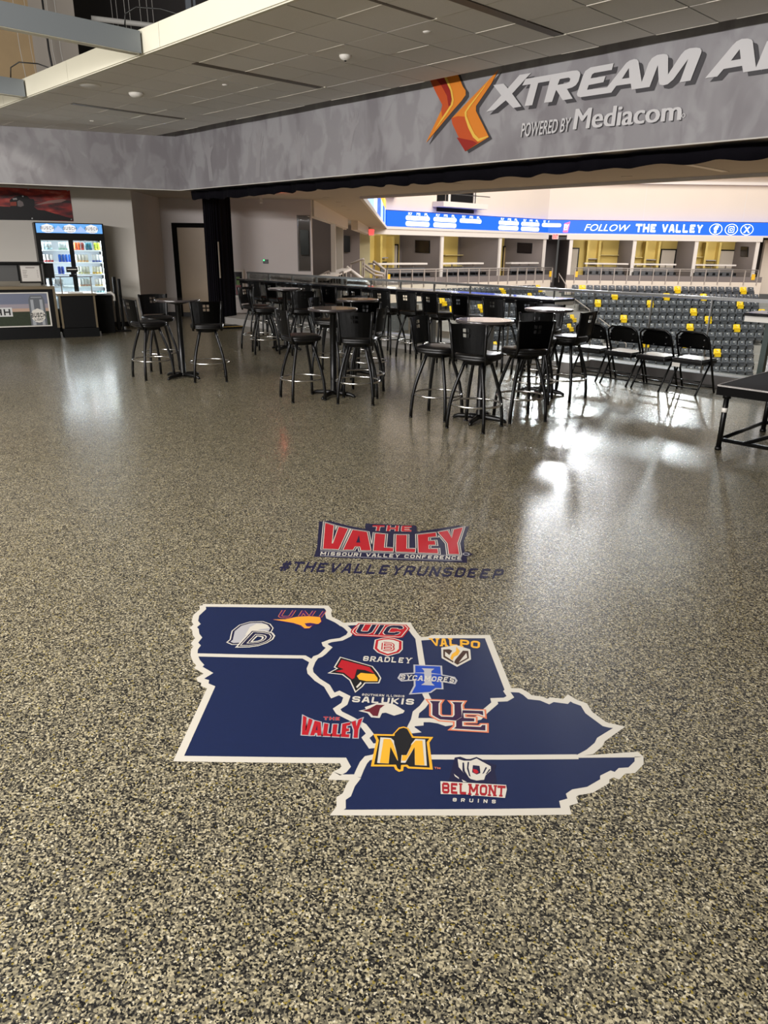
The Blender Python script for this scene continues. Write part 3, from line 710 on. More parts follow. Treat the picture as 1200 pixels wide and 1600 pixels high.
E_TN = [(902.7,1182.8),(994.7,1179.2),(998.5,1182.7),(998.5,1192.3),(987,1203.8),(971.7,1204.7),(964,1212.4),(956.3,1209.5),(944.8,1215.3),(944.8,1221),(921.8,1234.4),(898.8,1238.3),(892,1243),(895,1251.7),(881.6,1255.5),(884.5,1268),(780,1269.5),(526,1270)]
outer = N_IA+MISS1[1:]+N_IL[1:]+N_IN[1:]+N_KY[1:]+E_TN[1:]+list(reversed(W_TN))[1:]+[(556,1215)]+list(reversed(S_MO))[1:]+list(reversed(W_MO))[1:]+list(reversed(W_IA))[1:-1]
mb = MB(); mb.poly([F_(x, y, .0006) for x, y in outer], NAVY); local(mb.build('map_field'), mp)
mb = MB()
for k, P in enumerate((W_IA+W_MO[1:]+S_MO[1:], N_IA+MISS1[1:]+N_IL[1:]+N_IN[1:]+N_KY[1:]+E_TN[1:]+list(reversed(W_TN))[1:], MISS2, BORD, IL_IN, OHIO, KY_TN)):
    ribbon(mb, [F_(x, y, 0) for x, y in P], .031 if k < 2 else .027, OFFW, .0009+.00003*k)
local(mb.build('state_borders'), mp)
Z0 = .0013
def emblem(name, fn):
    mb = MB(); fn(mb); return local(mb.build(name), mp)
def P3(c, pts): return [F_(x, y, 0) for x, y in crop(*c, pts)]
def lay(mb, P, m, k, grow=0.0):
    P = offset_poly(P, grow) if grow else P
    mb.poly([Vector((p.x, p.y, Z0+.00025*k)) for p in P], m)
def tx(mb, s, q, m, k, bold=.02): text(mb, s, *[F_(x, y, Z0+.00025*k) for x, y in q], m, bold=bold)
def bx(mb, s, q, m, k, w=.13, serif=False, gap=.2): block(mb, s, *[F_(x, y, Z0+.00025*k) for x, y in q], m, w, serif, gap=gap)
def e_uni(mb):
    q = ((440,953.5),(512,955.5),(503,967.5),(432,965.8))
    bx(mb, 'UNI', q, COPPER, 1, .125, gap=.32); bx(mb, 'UNI', q, PURPLE, 2, .085, gap=.32)
    P = P3((350,955,6.667), [(510,90),(640,88),(760,62),(880,55),(1000,65),(1012,110),(985,135),(930,140),(890,180),(840,182),(800,150),(720,125),(600,105)])
    lay(mb, P, PURPLE, 2.2, .007); lay(mb, P, ORANGE, 3); lay(mb, P3((350,955,6.667), [(840,130),(900,125),(960,135),(890,165),(860,160)]), PURPLE, 3.4)
emblem('emblem_purple_orange', e_uni)
def e_d(mb):
    P = P3((350,955,6.667), [(45,325),(75,300),(95,210),(170,150),(270,120),(400,115),(470,140),(500,180),(480,215),(400,225),(300,240),(250,290),(180,340),(90,345)])
    lay(mb, P, OFFW, 1, .008); lay(mb, P, DNAVY, 2, .002); lay(mb, P, SILVER, 3, -.008)
    lay(mb, P3((350,955,6.667), [(220,255),(270,170),(340,135),(440,140),(480,180),(380,190),(300,225)]), OFFW, 3.5)
    q = ((396,988.6),(430,990.6),(411,1008.5),(377,1008.8))
    tx(mb, 'D', q, OFFW, 4, .12); tx(mb, 'D', q, DNAVY, 5, .07); tx(mb, 'D', q, OFFW, 6, .03); tx(mb, 'D', q, DNAVY, 7, 0)
emblem('emblem_white_grey', e_d)
def e_uic(mb):
    c = (510,960,8)
    P = P3(c, [(415,122),(985,140),(1022,180),(940,282),(900,288),(370,262),(322,225),(335,195)])
    lay(mb, P, RED, 1, .008); lay(mb, P, OFFW, 2, .001); lay(mb, P, RED, 3, -.004)
    bx(mb, 'UIC', ((562,976),(633,978.5),(622,993.5),(554,990.5)), OFFW, 4, .17, gap=.1); bx(mb, 'UIC', ((562,976),(633,978.5),(622,993.5),(554,990.5)), DNAVY, 5, .12, gap=.1)
emblem('emblem_red_navy', e_uic)
def e_b(mb):
    c = (510,960,8)
    P = P3(c, [(620,325),(700,305),(775,300),(850,310),(940,340),(938,440),(900,480),(765,518),(650,475),(602,430)])
    lay(mb, P, OFFW, 1, .006); lay(mb, P, RED, 2); lay(mb, P, OFFW, 3, -.012)
    q = ((596.5,1003),(616.5,1005),(617,1018.5),(595,1017.5)); bx(mb, 'B', q, RED, 4, .135); bx(mb, 'B', q, OFFW, 5, .045)
    bx(mb, 'BRADLEY', ((568,1025.3),(644,1028.5),(642,1037.3),(566.5,1033.3)), OFFW, 2, .105, True)
emblem('emblem_white_shield', e_b)
def e_red(mb):
    c = (510,960,8)
    P = P3(c, [(65,730),(160,680),(120,660),(185,552),(560,660),(625,740),(660,800),(640,850),(470,850),(430,900),(370,950),(310,820),(210,745)])
    lay(mb, P, OFFW, 1, .009); lay(mb, P, BLKV, 2, .003)
    lay(mb, P3(c, [(110,715),(215,690),(140,660),(190,570),(540,665),(600,745),(480,700),(380,690),(350,800),(320,815),(220,735)]), RED, 3)
    lay(mb, P3(c, [(380,775),(430,735),(520,745),(600,750),(640,800),(640,840),(500,840),(410,820)]), GOLD, 3)
    lay(mb, P3(c, [(370,910),(430,845),(440,870),(385,925)]), OFFW, 3)
emblem('emblem_red_yellow', e_red)
def e_val(mb):
    c = (610,980,7.5)
    bx(mb, 'VA', ((671,997.5),(700,998),(699,1010.5),(677,1010)), GOLD, 1, .12, True, .08); bx(mb, 'LPO', ((701,997.5),(751,1002.5),(750,1014),(702,1009.5)), GOLD, 1, .12, True, .1)
    P = P3(c, [(600,245),(770,215),(930,265),(940,380),(780,465),(605,365)])
    lay(mb, P, OFFW, 2, .002); lay(mb, P3(c, [(618,265),(690,262),(725,280),(690,330),(640,290),(640,340),(740,405),(735,420),(620,355)]), BROWN, 3)
    lay(mb, P3(c, [(850,278),(912,282),(920,368),(785,445),(745,420),(760,385)]), BROWN, 3); lay(mb, P3(c, [(890,305),(900,362),(800,420)]), OFFW, 4)
    lay(mb, P3(c, [(770,232),(815,285),(790,330),(745,350),(725,392),(700,370),(720,320),(770,285)]), GOLD, 4)
emblem('emblem_gold_shield', e_val)
def e_syc(mb):
    c = (610,980,7.5)
    P = P3(c, [(285,450),(590,462),(605,722),(530,720),(465,765),(240,782),(290,690)]); lay(mb, P, SILVER, 1, .006); lay(mb, P, BLUEV, 2, -.002)
    B = P3(c, [(120,550),(310,540),(440,540),(590,560),(750,590),(778,630),(755,668),(590,640),(420,620),(130,635),(90,600)]); lay(mb, B, SILVER, 2.2, .003); lay(mb, B, NAVY, 3, -.006)
    lay(mb, P3(c, [(285,540),(595,560),(600,640),(290,625)]), BLUEV, 3.4)
    lay(mb, P3(c, [(365,485),(515,492),(480,520),(485,660),(520,690),(360,682),(400,655),(395,515)]), SILVER, 4)
    bx(mb, 'SYCAMORES', ((627,1054.6),(711,1059.4),(709,1067.8),(625,1062.4)), OFFW, 6, .10, True)
emblem('emblem_blue_grey', e_syc)
def e_sal(mb):
    bx(mb, 'SOUTHERN ILLINOIS', ((566,1084),(632.5,1086.8),(632,1090.2),(565,1087.4)), OFFW, 1, .10)
    bx(mb, 'SALUKIS', ((551,1088),(648,1092.5),(646.5,1102),(549,1097.5)), OFFW, 1, .118, gap=.14)
    c = (460,1070,5.4545)
    P = P3(c, [(565,225),(620,215),(610,195),(700,165),(780,160),(850,175),(930,225),(920,240),(850,260),(780,235),(740,240),(720,280),(660,275),(630,240)])
    lay(mb, P, OFFW, 1, .004); lay(mb, P3(c, [(580,224),(640,205),(700,172),(770,175),(730,205),(710,270),(670,268),(640,235)]), MAROON, 2)
emblem('emblem_maroon_white', e_sal)
def e_ue(mb):
    c = (650,1080,9.23)
    U = P3(c, [(200,145),(350,150),(325,185),(325,340),(365,372),(530,378),(555,350),(553,200),(520,162),(672,165),(648,200),(660,375),(575,430),(345,412),(235,350),(235,190)])
    E_ = P3(c, [(670,280),(965,292),(970,355),(900,328),(680,322),(690,392),(840,398),(840,440),(665,440),(668,510),(930,522),(955,495),(1000,495),(1000,572),(545,545),(578,518),(580,430),(660,380)])
    for g, m, k in ((.013, COPPER, 1), (.006, OFFW, 2), (0, DPURP, 3)):
        lay(mb, E_, m, k, g); lay(mb, U, m, k+.4, g)
emblem('emblem_plum_copper', e_ue)
def e_m(mb):
    c = (570,1120,9.23)
    P = P3(c, [(140,262),(410,268),(440,235),(500,168),(560,155),(615,172),(690,295),(965,305),(915,375),(963,755),(632,740),(600,712),(545,715),(540,775),(495,788),(452,760),(432,712),(106,710),(180,345)])
    lay(mb, P, GOLD, 1, .004); lay(mb, P, BLKV, 2, -.006)
    lay(mb, P3(c, [(225,302),(375,312),(420,350),(425,400),(480,580),(478,640),(370,440),(345,682),(178,672)]), OFFW, 3)
    lay(mb, P3(c, [(272,325),(370,328),(410,400),(476,590),(470,640),(370,440),(342,682),(216,672)]), GOLD, 4)
    lay(mb, P3(c, [(672,395),(730,325),(870,332),(895,712),(722,702),(718,445),(585,670),(520,668),(530,560),(560,520)]), OFFW, 3)
    lay(mb, P3(c, [(672,415),(735,350),(830,350),(860,706),(724,702),(718,445),(590,640),(530,640),(540,560),(610,560)]), GOLD, 4)
    lay(mb, P3(c, [(430,250),(500,180),(560,165),(610,182),(675,300),(665,430),(600,560),(520,560),(510,740),(490,750),(475,600),(430,400)]), BLKV, 5)
    tx(mb, 'TM', ((678.7,1199),(688,1199.6),(688,1202.4),(678.7,1201.8)), COPPER, 1, .02)
emblem('emblem_gold_black', e_m)
def e_bel(mb):
    c = (670,1170,8.571)
    P = P3(c, [(360,130),(420,120),(500,150),(560,150),(640,125),(720,160),(790,195),(885,230),(860,290),(890,420),(880,470),(280,440),(330,250)])
    lay(mb, P, DNAVY, 1, .004)
    lay(mb, P3(c, [(385,140),(470,165),(560,165),(640,135),(710,175),(830,240),(830,300),(760,360),(740,420),(640,430),(560,410),(470,330),(400,250)]), OFFW, 2)
    for a in ([(450,190),(470,190),(480,300),(530,380),(510,390),(450,300)], [(520,180),(540,185),(530,260),(560,380),(540,370),(510,270)], [(760,250),(780,260),(740,330),(715,345)], [(810,275),(825,285),(780,340),(760,345)]):
        lay(mb, P3(c, a), DNAVY, 3)
    lay(mb, P3(c, [(590,225),(680,235),(690,330),(640,350),(580,320)]), DNAVY, 3); lay(mb, P3(c, [(585,275),(640,285),(670,320),(640,340),(600,325)]), RED, 4)
    lay(mb, P3(c, [(335,340),(400,390),(405,410),(350,375)]), OFFW, 2); lay(mb, P3(c, [(440,415),(510,450),(460,450)]), OFFW, 2)
    lay(mb, P3(c, [(155,440),(1035,490),(1045,550),(1020,665),(600,630),(575,640),(555,620),(160,612)]), OFFW, 3)
    bx(mb, 'BELMONT', ((690,1223),(790,1228.5),(788.5,1246),(690.5,1240.6)), DRED, 4, .118, True, .12)
    bx(mb, 'BRUINS', ((707.5,1247.3),(775,1250.3),(774.5,1256),(707,1252.8)), OFFW, 1, .12, gap=1.0)
emblem('emblem_red_white', e_bel)
# small copy of the block-letter logo on the map
b0, b1, b2 = F_(508.3,817.5,0), F_(723.2,824.5,0), F_(505,857.5,0)
s0, s1, s2 = F_(473.5,1118.5,0), F_(566.5,1122.5,0), F_(471.5,1148.5,0)
Ma = Matrix(((b1-b0).to_2d(), (b2-b0).to_2d())).transposed().inverted()
def small(x, y):
    p = (F_(x, y, 0)-b0).to_2d(); k = Ma @ p; return s0+(s1-s0)*k.x+(s2-s0)*k.y
mb = MB(); letters(mb, small, Z0, ((.0045, SILVER, 0), (.0, RED, .0004)))
bx(mb, 'THE', ((505.5,1120),(532.5,1121),(532,1126.5),(505,1125.5)), SILVER, 1, .16); bx(mb, 'THE', ((505.5,1120),(532.5,1121),(532,1126.5),(505,1125.5)), RED, 2, .11)
local(mb.build('emblem_red_letters'), mp)
# ================================================================== BAR TABLES AND STOOLS
def make_table():
    t = thing('bar_table', '', 'table', group='round bar tables')
    MB().lathe([(0, 1.036), (.296, 1.036), (.303, 1.042), (.305, 1.052), (.303, 1.062), (.298, 1.0668), (.2975, 1.067), (.28, 1.067), (0, 1.067)], LAMIN, n=48).build('table_top', t)
    MB().lathe([(0, .03), (.052, .03), (.052, .05), (.040, .06), (.040, .99), (.052, 1.0), (.13, 1.015), (.13, 1.036), (0, 1.036)], BLACKM, n=20).build('column', t)
    mb = MB()
    for k in range(4):
        a = PI/2*k; c, s = math.cos(a), math.sin(a)
        mb.tube([(0, 0, .045), (c*.12, s*.12, .042), (c*.24, s*.24, .034), (c*.285, s*.285, .018), (c*.30, s*.30, .004)], [.030, .028, .024, .020, .016], BLACKM, n=8, sy=1.0)
    mb.build('base', t); return t
T0 = make_table()
TABS = [((-4.93, 6.16), .35, 'bar table with lavender sheen on its top, set in front of the white one'),
        ((-5.43, 8.05), .2, 'bar table with bright white sheen, beside the folding chairs'),
        ((-7.03, 5.85), .4, 'dark topped bar table midway between lavender table and the drape side table'),
        ((-9.44, 5.10), .3, 'lone dark bar table standing before the black drape'),
        ((-11.0, 8.05), .4, 'dark bar table between the drape and the start of the drink rail'),
        ((-8.12, 7.22), .2, 'dark bar table behind the middle table and before the drink rail stools')]
for i, ((x, y), a, lab) in enumerate(TABS):
    if i == 0: T0.location = (x, y, 0); T0.rotation_euler = (0, 0, a); T0['label'] = lab
    else: copy_tree(T0, (x, y, 0), a, lab)

def make_stool():
    t = thing('bar_stool', '', 'bar stool', group='black bar stools')
    for sx in (-1, 1):
        for sy in (-1, 1):
            P = [(.095, .69), (.118, .60), (.150, .48), (.178, .36), (.197, .24), (.207, .12), (.210, .012)]
            MB().tube([(sx*r, sy*r, z) for r, z in P], .0180, BLACKM, n=8).tube([(sx*.21, sy*.21, .014), (sx*.21, sy*.21, 0)], .019, BLACK, n=8).build('leg', t)
    MB().tube([(.262*math.cos(2*PI*k/36), .262*math.sin(2*PI*k/36), .255) for k in range(36)], .0115, CHROME, n=8, closed=True).build('foot_ring', t)
    MB().lathe([(0, .655), (.10, .655), (.15, .668), (.15, .69), (.19, .70), (.19, .712), (0, .712)], BLACKM, n=24).build('swivel_plate', t)
    st = MB().lathe([(0, .708), (.205, .708), (.216, .714), (.216, .728), (.212, .733), (.222, .740), (.221, .757), (.200, .771), (.14, .779), (0, .782)], VINYL, n=36, square=3.2).build('seat', t)
    MB().lathe([(.214, .729), (.2225, .733), (.214, .738)], BLACK, n=36, square=3.2).build('piping', st)
    # back plate with a window of four square cut-outs, gently curved
    xs = [-.200, -.15, -.10, -.042, -.0075, .0075, .042, .10, .15, .200]; zs = [.785, .85, .905, .945, .979, .994, 1.028, 1.062]
    def bp(u, z):
        k = .89+.11*(z-.785)/.28; x = u*k
        return Vector((x, -.205-.165*(z-.785)*.9+.9*(x*x)-.036, z+.008*(1-(u/.2)**2)*(z > 1.05)))
    bm = bmesh.new(); vv = {(i, j): bm.verts.new(bp(x, z)) for i, x in enumerate(xs) for j, z in enumerate(zs)}
    for i in range(len(xs)-1):
        for j in range(len(zs)-1):
            if i in (3, 5) and j in (3, 5): continue
            bm.faces.new([vv[i, j], vv[i+1, j], vv[i+1, j+1], vv[i, j+1]])
    bmesh.ops.solidify(bm, geom=bm.faces[:], thickness=.006); bmesh.ops.recalc_face_normals(bm, faces=bm.faces)
    me = bpy.data.meshes.new('backrest'); bm.to_mesh(me); bm.free(); me.materials.append(BLACKM)
    o = bpy.data.objects.new('backrest', me); C.objects.link(o); o.parent = t
    for sx in (-1, 1):
        a, b = bp(sx*.2, .785), bp(sx*.2, 1.062)
        P = [Vector((sx*.185, -.165, .69)), Vector((sx*.185, -.195, .74))] + [a*(1-k)+b*k for k in (0, .3, .6, 1.03)]
        MB().tube(P, .0175, BLACKM, n=6, sy=.75).build('back_post', t)
    return t
S0 = make_stool()
def face(x, y, tx_, ty): return math.atan2(ty-y, tx_-x)-PI/2
L_, = (None,),
STOOLS = [  # place, heading (degrees from +y, counter-clockwise), label
 ((-4.75, 5.86), 12, 'black bar stool showing its four-pane back plate, in front of the lavender-topped table'),
 ((-5.37, 5.95), -75, 'black bar stool with gleaming back face, drape side of the lavender-topped table'),
 ((-4.70, 6.57), 62, 'black bar stool tucked behind the lavender-topped table, half hidden by its top'),
 ((-5.20, 7.52), 28, 'black bar stool at near side of the white-gleaming table, half behind another stool'),
 ((-5.06, 7.96), 95, 'black bar stool between the white-gleaming table and the first folding chair'),
 ((-5.77, 8.46), 200, 'black bar stool beyond the white-gleaming table, top of its back lit bright'),
 ((-6.56, 5.84), 40, 'black bar stool seen from behind at the middle table, covering its column'),
 ((-7.13, 5.44), -16, 'black bar stool at the middle table on the side of the drape, in profile'),
 ((-6.93, 6.26), 120, 'black bar stool at the far side of the middle table, back plate edge-on'),
 ((-7.72, 7.06), 40, 'black bar stool seen from behind at the table before the drink rail'),
 ((-8.45, 6.98), -60, 'black bar stool in profile on drape side of the table before the drink rail'),
 ((-8.52, 7.55), -130, 'black bar stool with bright back face, far side of table before the drink rail'),
 ((-10.80, 7.46), -28, 'black bar stool in profile with two steel-lit back posts, table next to the drape'),
 ((-11.42, 7.72), -75, 'black bar stool half hidden on drape side of the table next to the drape'),
 ((-10.32, 7.90), 60, 'black bar stool seen from behind on rail side of the table next to the drape'),
 ((-9.70, 4.78), -2, 'black bar stool on the counter side of the lone table, in profile'),
 ((-9.01, 5.28), 60, 'black bar stool with back to the lobby at the lone table, drape behind it'),
 ((-10.32, 5.24), -105, 'black bar stool at far side of the lone table, close to the grey wall'),
]
for i, ((x, y), a, lab) in enumerate(STOOLS):
    if i == 0: S0.location = (x, y, 0); S0.rotation_euler = (0, 0, math.radians(a)); S0['label'] = lab
    else: copy_tree(S0, (x, y, 0), math.radians(a), lab)
ORD = ['first', 'second', 'third', 'fourth', 'fifth', 'sixth', 'seventh', 'eighth', 'ninth', 'tenth', 'eleventh', 'twelfth']
BARX = [-13.32, -12.72, -12.16, -11.58, -10.9, -10.14, -9.5, -8.9, -8.3, -7.66, -7.03, -6.44]
for i, x in enumerate(BARX):
    copy_tree(S0, (x, 9.20, 0), math.radians(random.uniform(-9, 9)), ORD[i]+' black stool along the drink rail counting from the drape', 'black stools along the drink rail')

# ================================================================== DRINK RAILS AND GLASS RAILING
def drink_rail(x0, x1, y0, y1, lab, posts):
    t = thing('drink_rail', lab, 'counter', ((x0+x1)/2, (y0+y1)/2, 0))
    def ch(mb, nm): return local(mb.build(nm), t)
    local(MB().box((x0, y0, 1.045), (x1, y1, 1.08), mat('rail_top', rgb(24, 24, 28), 0.16, coat=0.5)).build('counter_top', bevel=.004), t)
    ch(MB().box((x0+.03, y0+.06, .985), (x1-.01, y1-.02, 1.045), MBLK), 'apron')
    ch(MB().box((x1-.01, y0+.05, .985), (x1-.004, y1-.02, 1.044), WHITE), 'end_panel')
    if x1 > -2: ch(MB().box((x0, y0+.05, .975), (x1-.01, y0+.058, 1.044), WHITE), 'front_panel')
    for p in posts: ch(MB().box((p-.03, y1-.16, .15), (p+.03, y1-.08, .985), STEEL), 'support_post')
drink_rail(-14.6, -6.25, 9.37, 9.92, 'long black drink rail with stools pulled up along it', [-14.2, -12.9, -11.6, -10.3, -9.0, -7.7, -6.5])
drink_rail(-3.56, -.2, 9.37, 9.92, 'short black drink rail above the black stage riser', [-3.3, -2.0, -.7])
gr = thing('glass_railing', 'glass railing with flat steel cap rail above the arena', 'railing', (-8, 10.41, .15))
local(MB().box((-15.7, 10.37, 1.145), (6, 10.45, 1.185), mat('rail_cap', rgb(150, 150, 148), 0.35, 0.7)).build('cap_rail'), gr)
POSTX = [-15.7, -14.83, -13.93, -13.06, -12.19, -11.3, -10.45, -9.57, -8.7, -7.82, -6.95, -6.22, -5.27, -4.4, -3.5, -2.6, -1.7, -.8]
for a, b in zip(POSTX, POSTX[1:]):
    local(MB().box((a+.01, 10.405, .17), (b-.01, 10.417, 1.14), GLASS).build('glass_pane'), gr)
for p in POSTX: local(MB().box((p-.008, 10.395, .15), (p+.008, 10.427, 1.145), STEEL).build('rail_post'), gr)
local(MB().box((-3.64, 10.36, .15), (-3.57, 10.46, 1.145), mat('dark_green_post', rgb(52, 66, 62), 0.4)).build('corner_post'), gr)

# ================================================================== FOLDING CHAIRS
def make_folder():
    t = thing('folding_chair', '', 'folding chair', group='folding chairs by the railing')
    hw = .225
    def side(sx):
        return [(sx*hw, .235, .0), (sx*hw, .10, .28), (sx*hw, .03, .43), (sx*hw, -.09, .66), (sx*(hw-.01), -.125, .735), (sx*(hw-.07), -.14, .785), (0, -.145, .792)]
    MB().tube(side(-1)+side(1)[::-1][1:], .0140, BLACKM, n=8).build('front_frame', t)
    for sx in (-1, 1):
        MB().tube([(sx*(hw-.022), -.215, 0), (sx*(hw-.022), -.05, .25), (sx*(hw-.022), .075, .42)], .0130, BLACKM, n=8).build('rear_leg', t)
    MB().tube([(-.2, -.165, .08), (.2, -.165, .08)], .009, BLACKM).tube([(-.2, -.11, .17), (.2, -.11, .17)], .008, BLACKM).build('rear_stretcher', t)
    MB().tube([(-.225, .20, .07), (.225, .20, .07)], .009, BLACKM).build('front_stretcher', t)
    MB().box((-.21, -.18, .385), (.21, .22, .437), VINYL).build('seat', t, bevel=.012)
    MB().box((-.20, -.165, .437), (.20, .21, .455), mat('seat_vinyl_gloss', rgb(74, 73, 77), 0.28, coat=1.0)).build('seat_pad', t, bevel=.006)
    # curved back panel with rounded shoulders
    bm = bmesh.new(); n = 14; rows = 8; vv = {}
    for i in range(n+1):
        u = -1+2*i/n
        top = .775-.10*max(0, abs(u)-.55)**1.6/.45**1.6; bot = .575
        for j in range(rows+1):
            z = bot+(top-bot)*j/rows
            vv[i, j] = bm.verts.new((u*.222, -.05-.33*(z-.575)-.03*(1-u*u)+.015, z))
    for i in range(n):
        for j in range(rows): bm.faces.new([vv[i, j], vv[i+1, j], vv[i+1, j+1], vv[i, j+1]])
    for f in bm.faces: f.smooth = True
    bmesh.ops.solidify(bm, geom=bm.faces[:], thickness=.014); bmesh.ops.recalc_face_normals(bm, faces=bm.faces)
    me = bpy.data.meshes.new('backrest'); bm.to_mesh(me); bm.free(); me.materials.append(BLACKM)
    o = bpy.data.objects.new('backrest', me); C.objects.link(o); o.parent = t
    mb = MB()
    for x, z in ((-.17, .70), (.17, .70), (-.17, .62), (.17, .62), (0, .60)): mb.box((x-.006, -.135, z-.006), (x+.006, -.10, z+.006), STEEL)
    mb.build('rivet', o); return t
FC = make_folder()
for i, (x, y, a) in enumerate(((-5.66, 9.57, 4), (-5.14, 9.55, -2), (-4.655, 9.54, -3), (-4.19, 9.63, -4))):
    lab = ['black folding chair partly behind the bar stool of the white-gleaming table', 'black folding chair, second of four by the railing counting from the stools', 'black folding chair, third of four by the railing counting from the stools', 'black folding chair closest to the stage riser, paper tag under its seat'][i]
    if i == 0: FC.location = (x, y, 0); FC.rotation_euler = (0, 0, math.radians(a)); FC['label'] = lab; o = FC
    else: o = copy_tree(FC, (x, y, 0), math.radians(a), lab)
MB().box((-.20, -.175, .335), (-.09, -.172, .40), WHITE).build('paper_tag', o)

# ================================================================== STAGE RISER
sg = thing('stage_riser', 'black portable stage riser on pipe legs beside the folding chairs', 'stage riser', (-2.72, 6.85, 0))
DECK = mat('stage_deck', rgb(34, 30, 31), 0.85, spec=.15, var=.12, scale=60, bump=.1)
EDGE = mat('stage_edge', rgb(150, 146, 142), 0.35, 0.8)
MB().box((0.004, 0.004, .545), (2.436, 1.215, .61), DECK).build('deck', sg)
MB().box((0, -.004, .52), (2.44, .004, .598), MBLK).box((-.004, 0, .52), (.004, 1.22, .598), MBLK).box((0, 1.215, .52), (2.44, 1.222, .598), BLACK).box((2.436, 0, .52), (2.444, 1.22, .598), BLACK).build('deck_frame', sg)
MB().box((0, -.006, .598), (2.44, .006, .612), EDGE).box((-.006, 0, .598), (.006, 1.22, .612), EDGE).build('edge_strip', sg)
for lx, ly in ((.075, .06), (2.36, .06), (.075, 1.16), (2.36, 1.16)):
    l = MB().tube([(lx, ly, .535), (lx, ly, .0)], .024, BLACKM, n=14).tube([(lx, ly, .535), (lx, ly, .49)], .036, BLACK, n=14).tube([(lx, ly, .03), (lx, ly, 0)], .03, BLACK, n=14).build('leg', sg)
    if lx < 1 and ly < 1: MB().tube([(lx, ly, .40), (lx, ly, .36)], .0255, WHITE, n=14).build('tape_band', l)
for ly in (.06, 1.16): MB().tube([(.075, ly, .10), (2.36, ly, .10)], .019, BLACKM, n=12).build('cross_tube', sg)
for lx in (.075, 2.36): MB().tube([(lx, .06, .10), (lx, 1.16, .10)], .019, BLACKM, n=12).build('cross_tube', sg)
MB().tube([(.30, .06, .10), (1.15, .10, .53)], .019, BLACKM, n=12).tube([(2.14, .06, .10), (1.29, .10, .53)], .019, BLACKM, n=12).build('diagonal_brace', sg)

# ================================================================== DRAPE, VALANCE, RAMP, WALL FITTINGS
DRAPE = mat('black_drape', rgb(15, 13, 19), 0.85, spec=.1, bump=.1, scale=90)
cu = thing('curtain', 'gathered black drape hanging floor to soffit at the end of the opening', 'curtain', (-15.99, 9.83, 0))
dirc = Vector((-.42, .91, 0)).normalized(); nc = Vector((dirc.y, -dirc.x, 0))
loop = []; NP = 150
for k in range(NP):
    a = 2*PI*k/NP; c, s = math.cos(a), math.sin(a)
    w_ = .026*math.sin(k*2*PI/NP*23)+.012*math.sin(k*2*PI/NP*41+1)
    loop.append((.45*math.copysign(abs(c)**.7, c), .14*math.copysign(abs(s)**.7, s), w_, a))
vs, fs = [], []; ZS = [.015, .5, 1.0, 1.6, 2.2, 2.86]
for j, z in enumerate(ZS):
    k_ = 1.0-.04*(z/2.86)
    for a, b, w_, an in loop:
        p = dirc*(a*k_+w_*.3*math.cos(an))+nc*(b+w_*math.copysign(1, math.sin(an) or 1)); vs.append((p.x, p.y, z))
for j in range(len(ZS)-1):
    for k in range(NP): fs.append((j*NP+k, j*NP+(k+1) % NP, (j+1)*NP+(k+1) % NP, (j+1)*NP+k))
MB().add(vs, fs, DRAPE, True).build('drape_fabric', cu)
mb = MB(); p = -dirc*.30+nc*.172
mb.obox(Vector((p.x, p.y, 1.05)), dirc*.035, nc*.01, (0, 0, .80), mat('pull_cord_white', rgb(190, 180, 164), .6)); mb.build('draw_batten', cu)
va = thing('valance', 'ruffled black valance strung along the underside of the header', 'valance', (-5, 8.22, 2.63))
vs, fs = [], []; n = 420; x0, x1 = -14.36, 5.2
for j, (z, am) in enumerate(((SOF-.005, .02), (2.75, .035), (2.63, .05))):
    for i in range(n+1):
        x = x0+(x1-x0)*i/n; ph = x*9+.8*math.sin(x*2.3)
        vs.append((x, 8.22+am*math.sin(ph)+.012*math.sin(ph*2.7), z+(0.012*math.sin(ph*1.3+1)+.012*math.sin(x*1.1) if j == 2 else 0)))
for j in range(2):
    for i in range(n): fs.append((j*(n+1)+i, j*(n+1)+i+1, (j+1)*(n+1)+i+1, (j+1)*(n+1)+i))
mbv = MB().add(vs, fs, DRAPE, True); 
o = local(mbv.build('ruffle', fixn=False), va); sm = o.modifiers.new('cloth', 'SOLIDIFY'); sm.thickness = .004
local(MB().box((-14.36, 8.23, SOF-.03), (5.2, 8.26, SOF), BLACK).build('track'), va)
P0, P1 = fl(326, 515.5), fl(381, 513); P1.z = P0.z = 0; e = (P1-P0); nn = Vector((-e.y, e.x, 0)).normalized()
rp = thing('threshold_ramp', 'low black ramp edged in yellow at the foot of the drape', 'ramp', P0)
local(MB().obox(P0, e, nn*.5, (0, 0, .045), BLACK).build('ramp_plate'), rp)
local(MB().obox(P0+Vector((0, 0, .0455)), e, nn*.06, (0, 0, .003), mat('safety_yellow', rgb(206, 164, 70), .6)).build('yellow_edge'), rp)
fx = thing('extinguisher_cabinet', 'white fire extinguisher cabinet on the grey wall beside the drape', 'cabinet', wall_pt(1.85, .9, 0))
local(MB().obox(wall_pt(1.80, .50, 0), WD*.26, WN*.10, (0, 0, .70), WHITE).build('cabinet_body', bevel=.006), fx)
local(MB().obox(wall_pt(1.82, .56, .101), WD*.20, WN*.004, (0, 0, .58), mat('cabinet_window', rgb(30, 28, 30), .15)).build('door_window'), fx)
mb = MB()
mb.obox(wall_pt(1.85, .58, .1055), WD*.13, WN*.003, (0, 0, .24), mat('extinguisher_red', rgb(120, 26, 26), .4)); mb.obox(wall_pt(1.87, .82, .1055), WD*.09, WN*.003, (0, 0, .2), mat('tag_green', rgb(96, 132, 60), .5))
local(mb.build('extinguisher'), fx)
cr = thing('card_reader', 'small black card reader with green light on the grey wall', 'card reader', wall_pt(2.62, 1.40, 0))
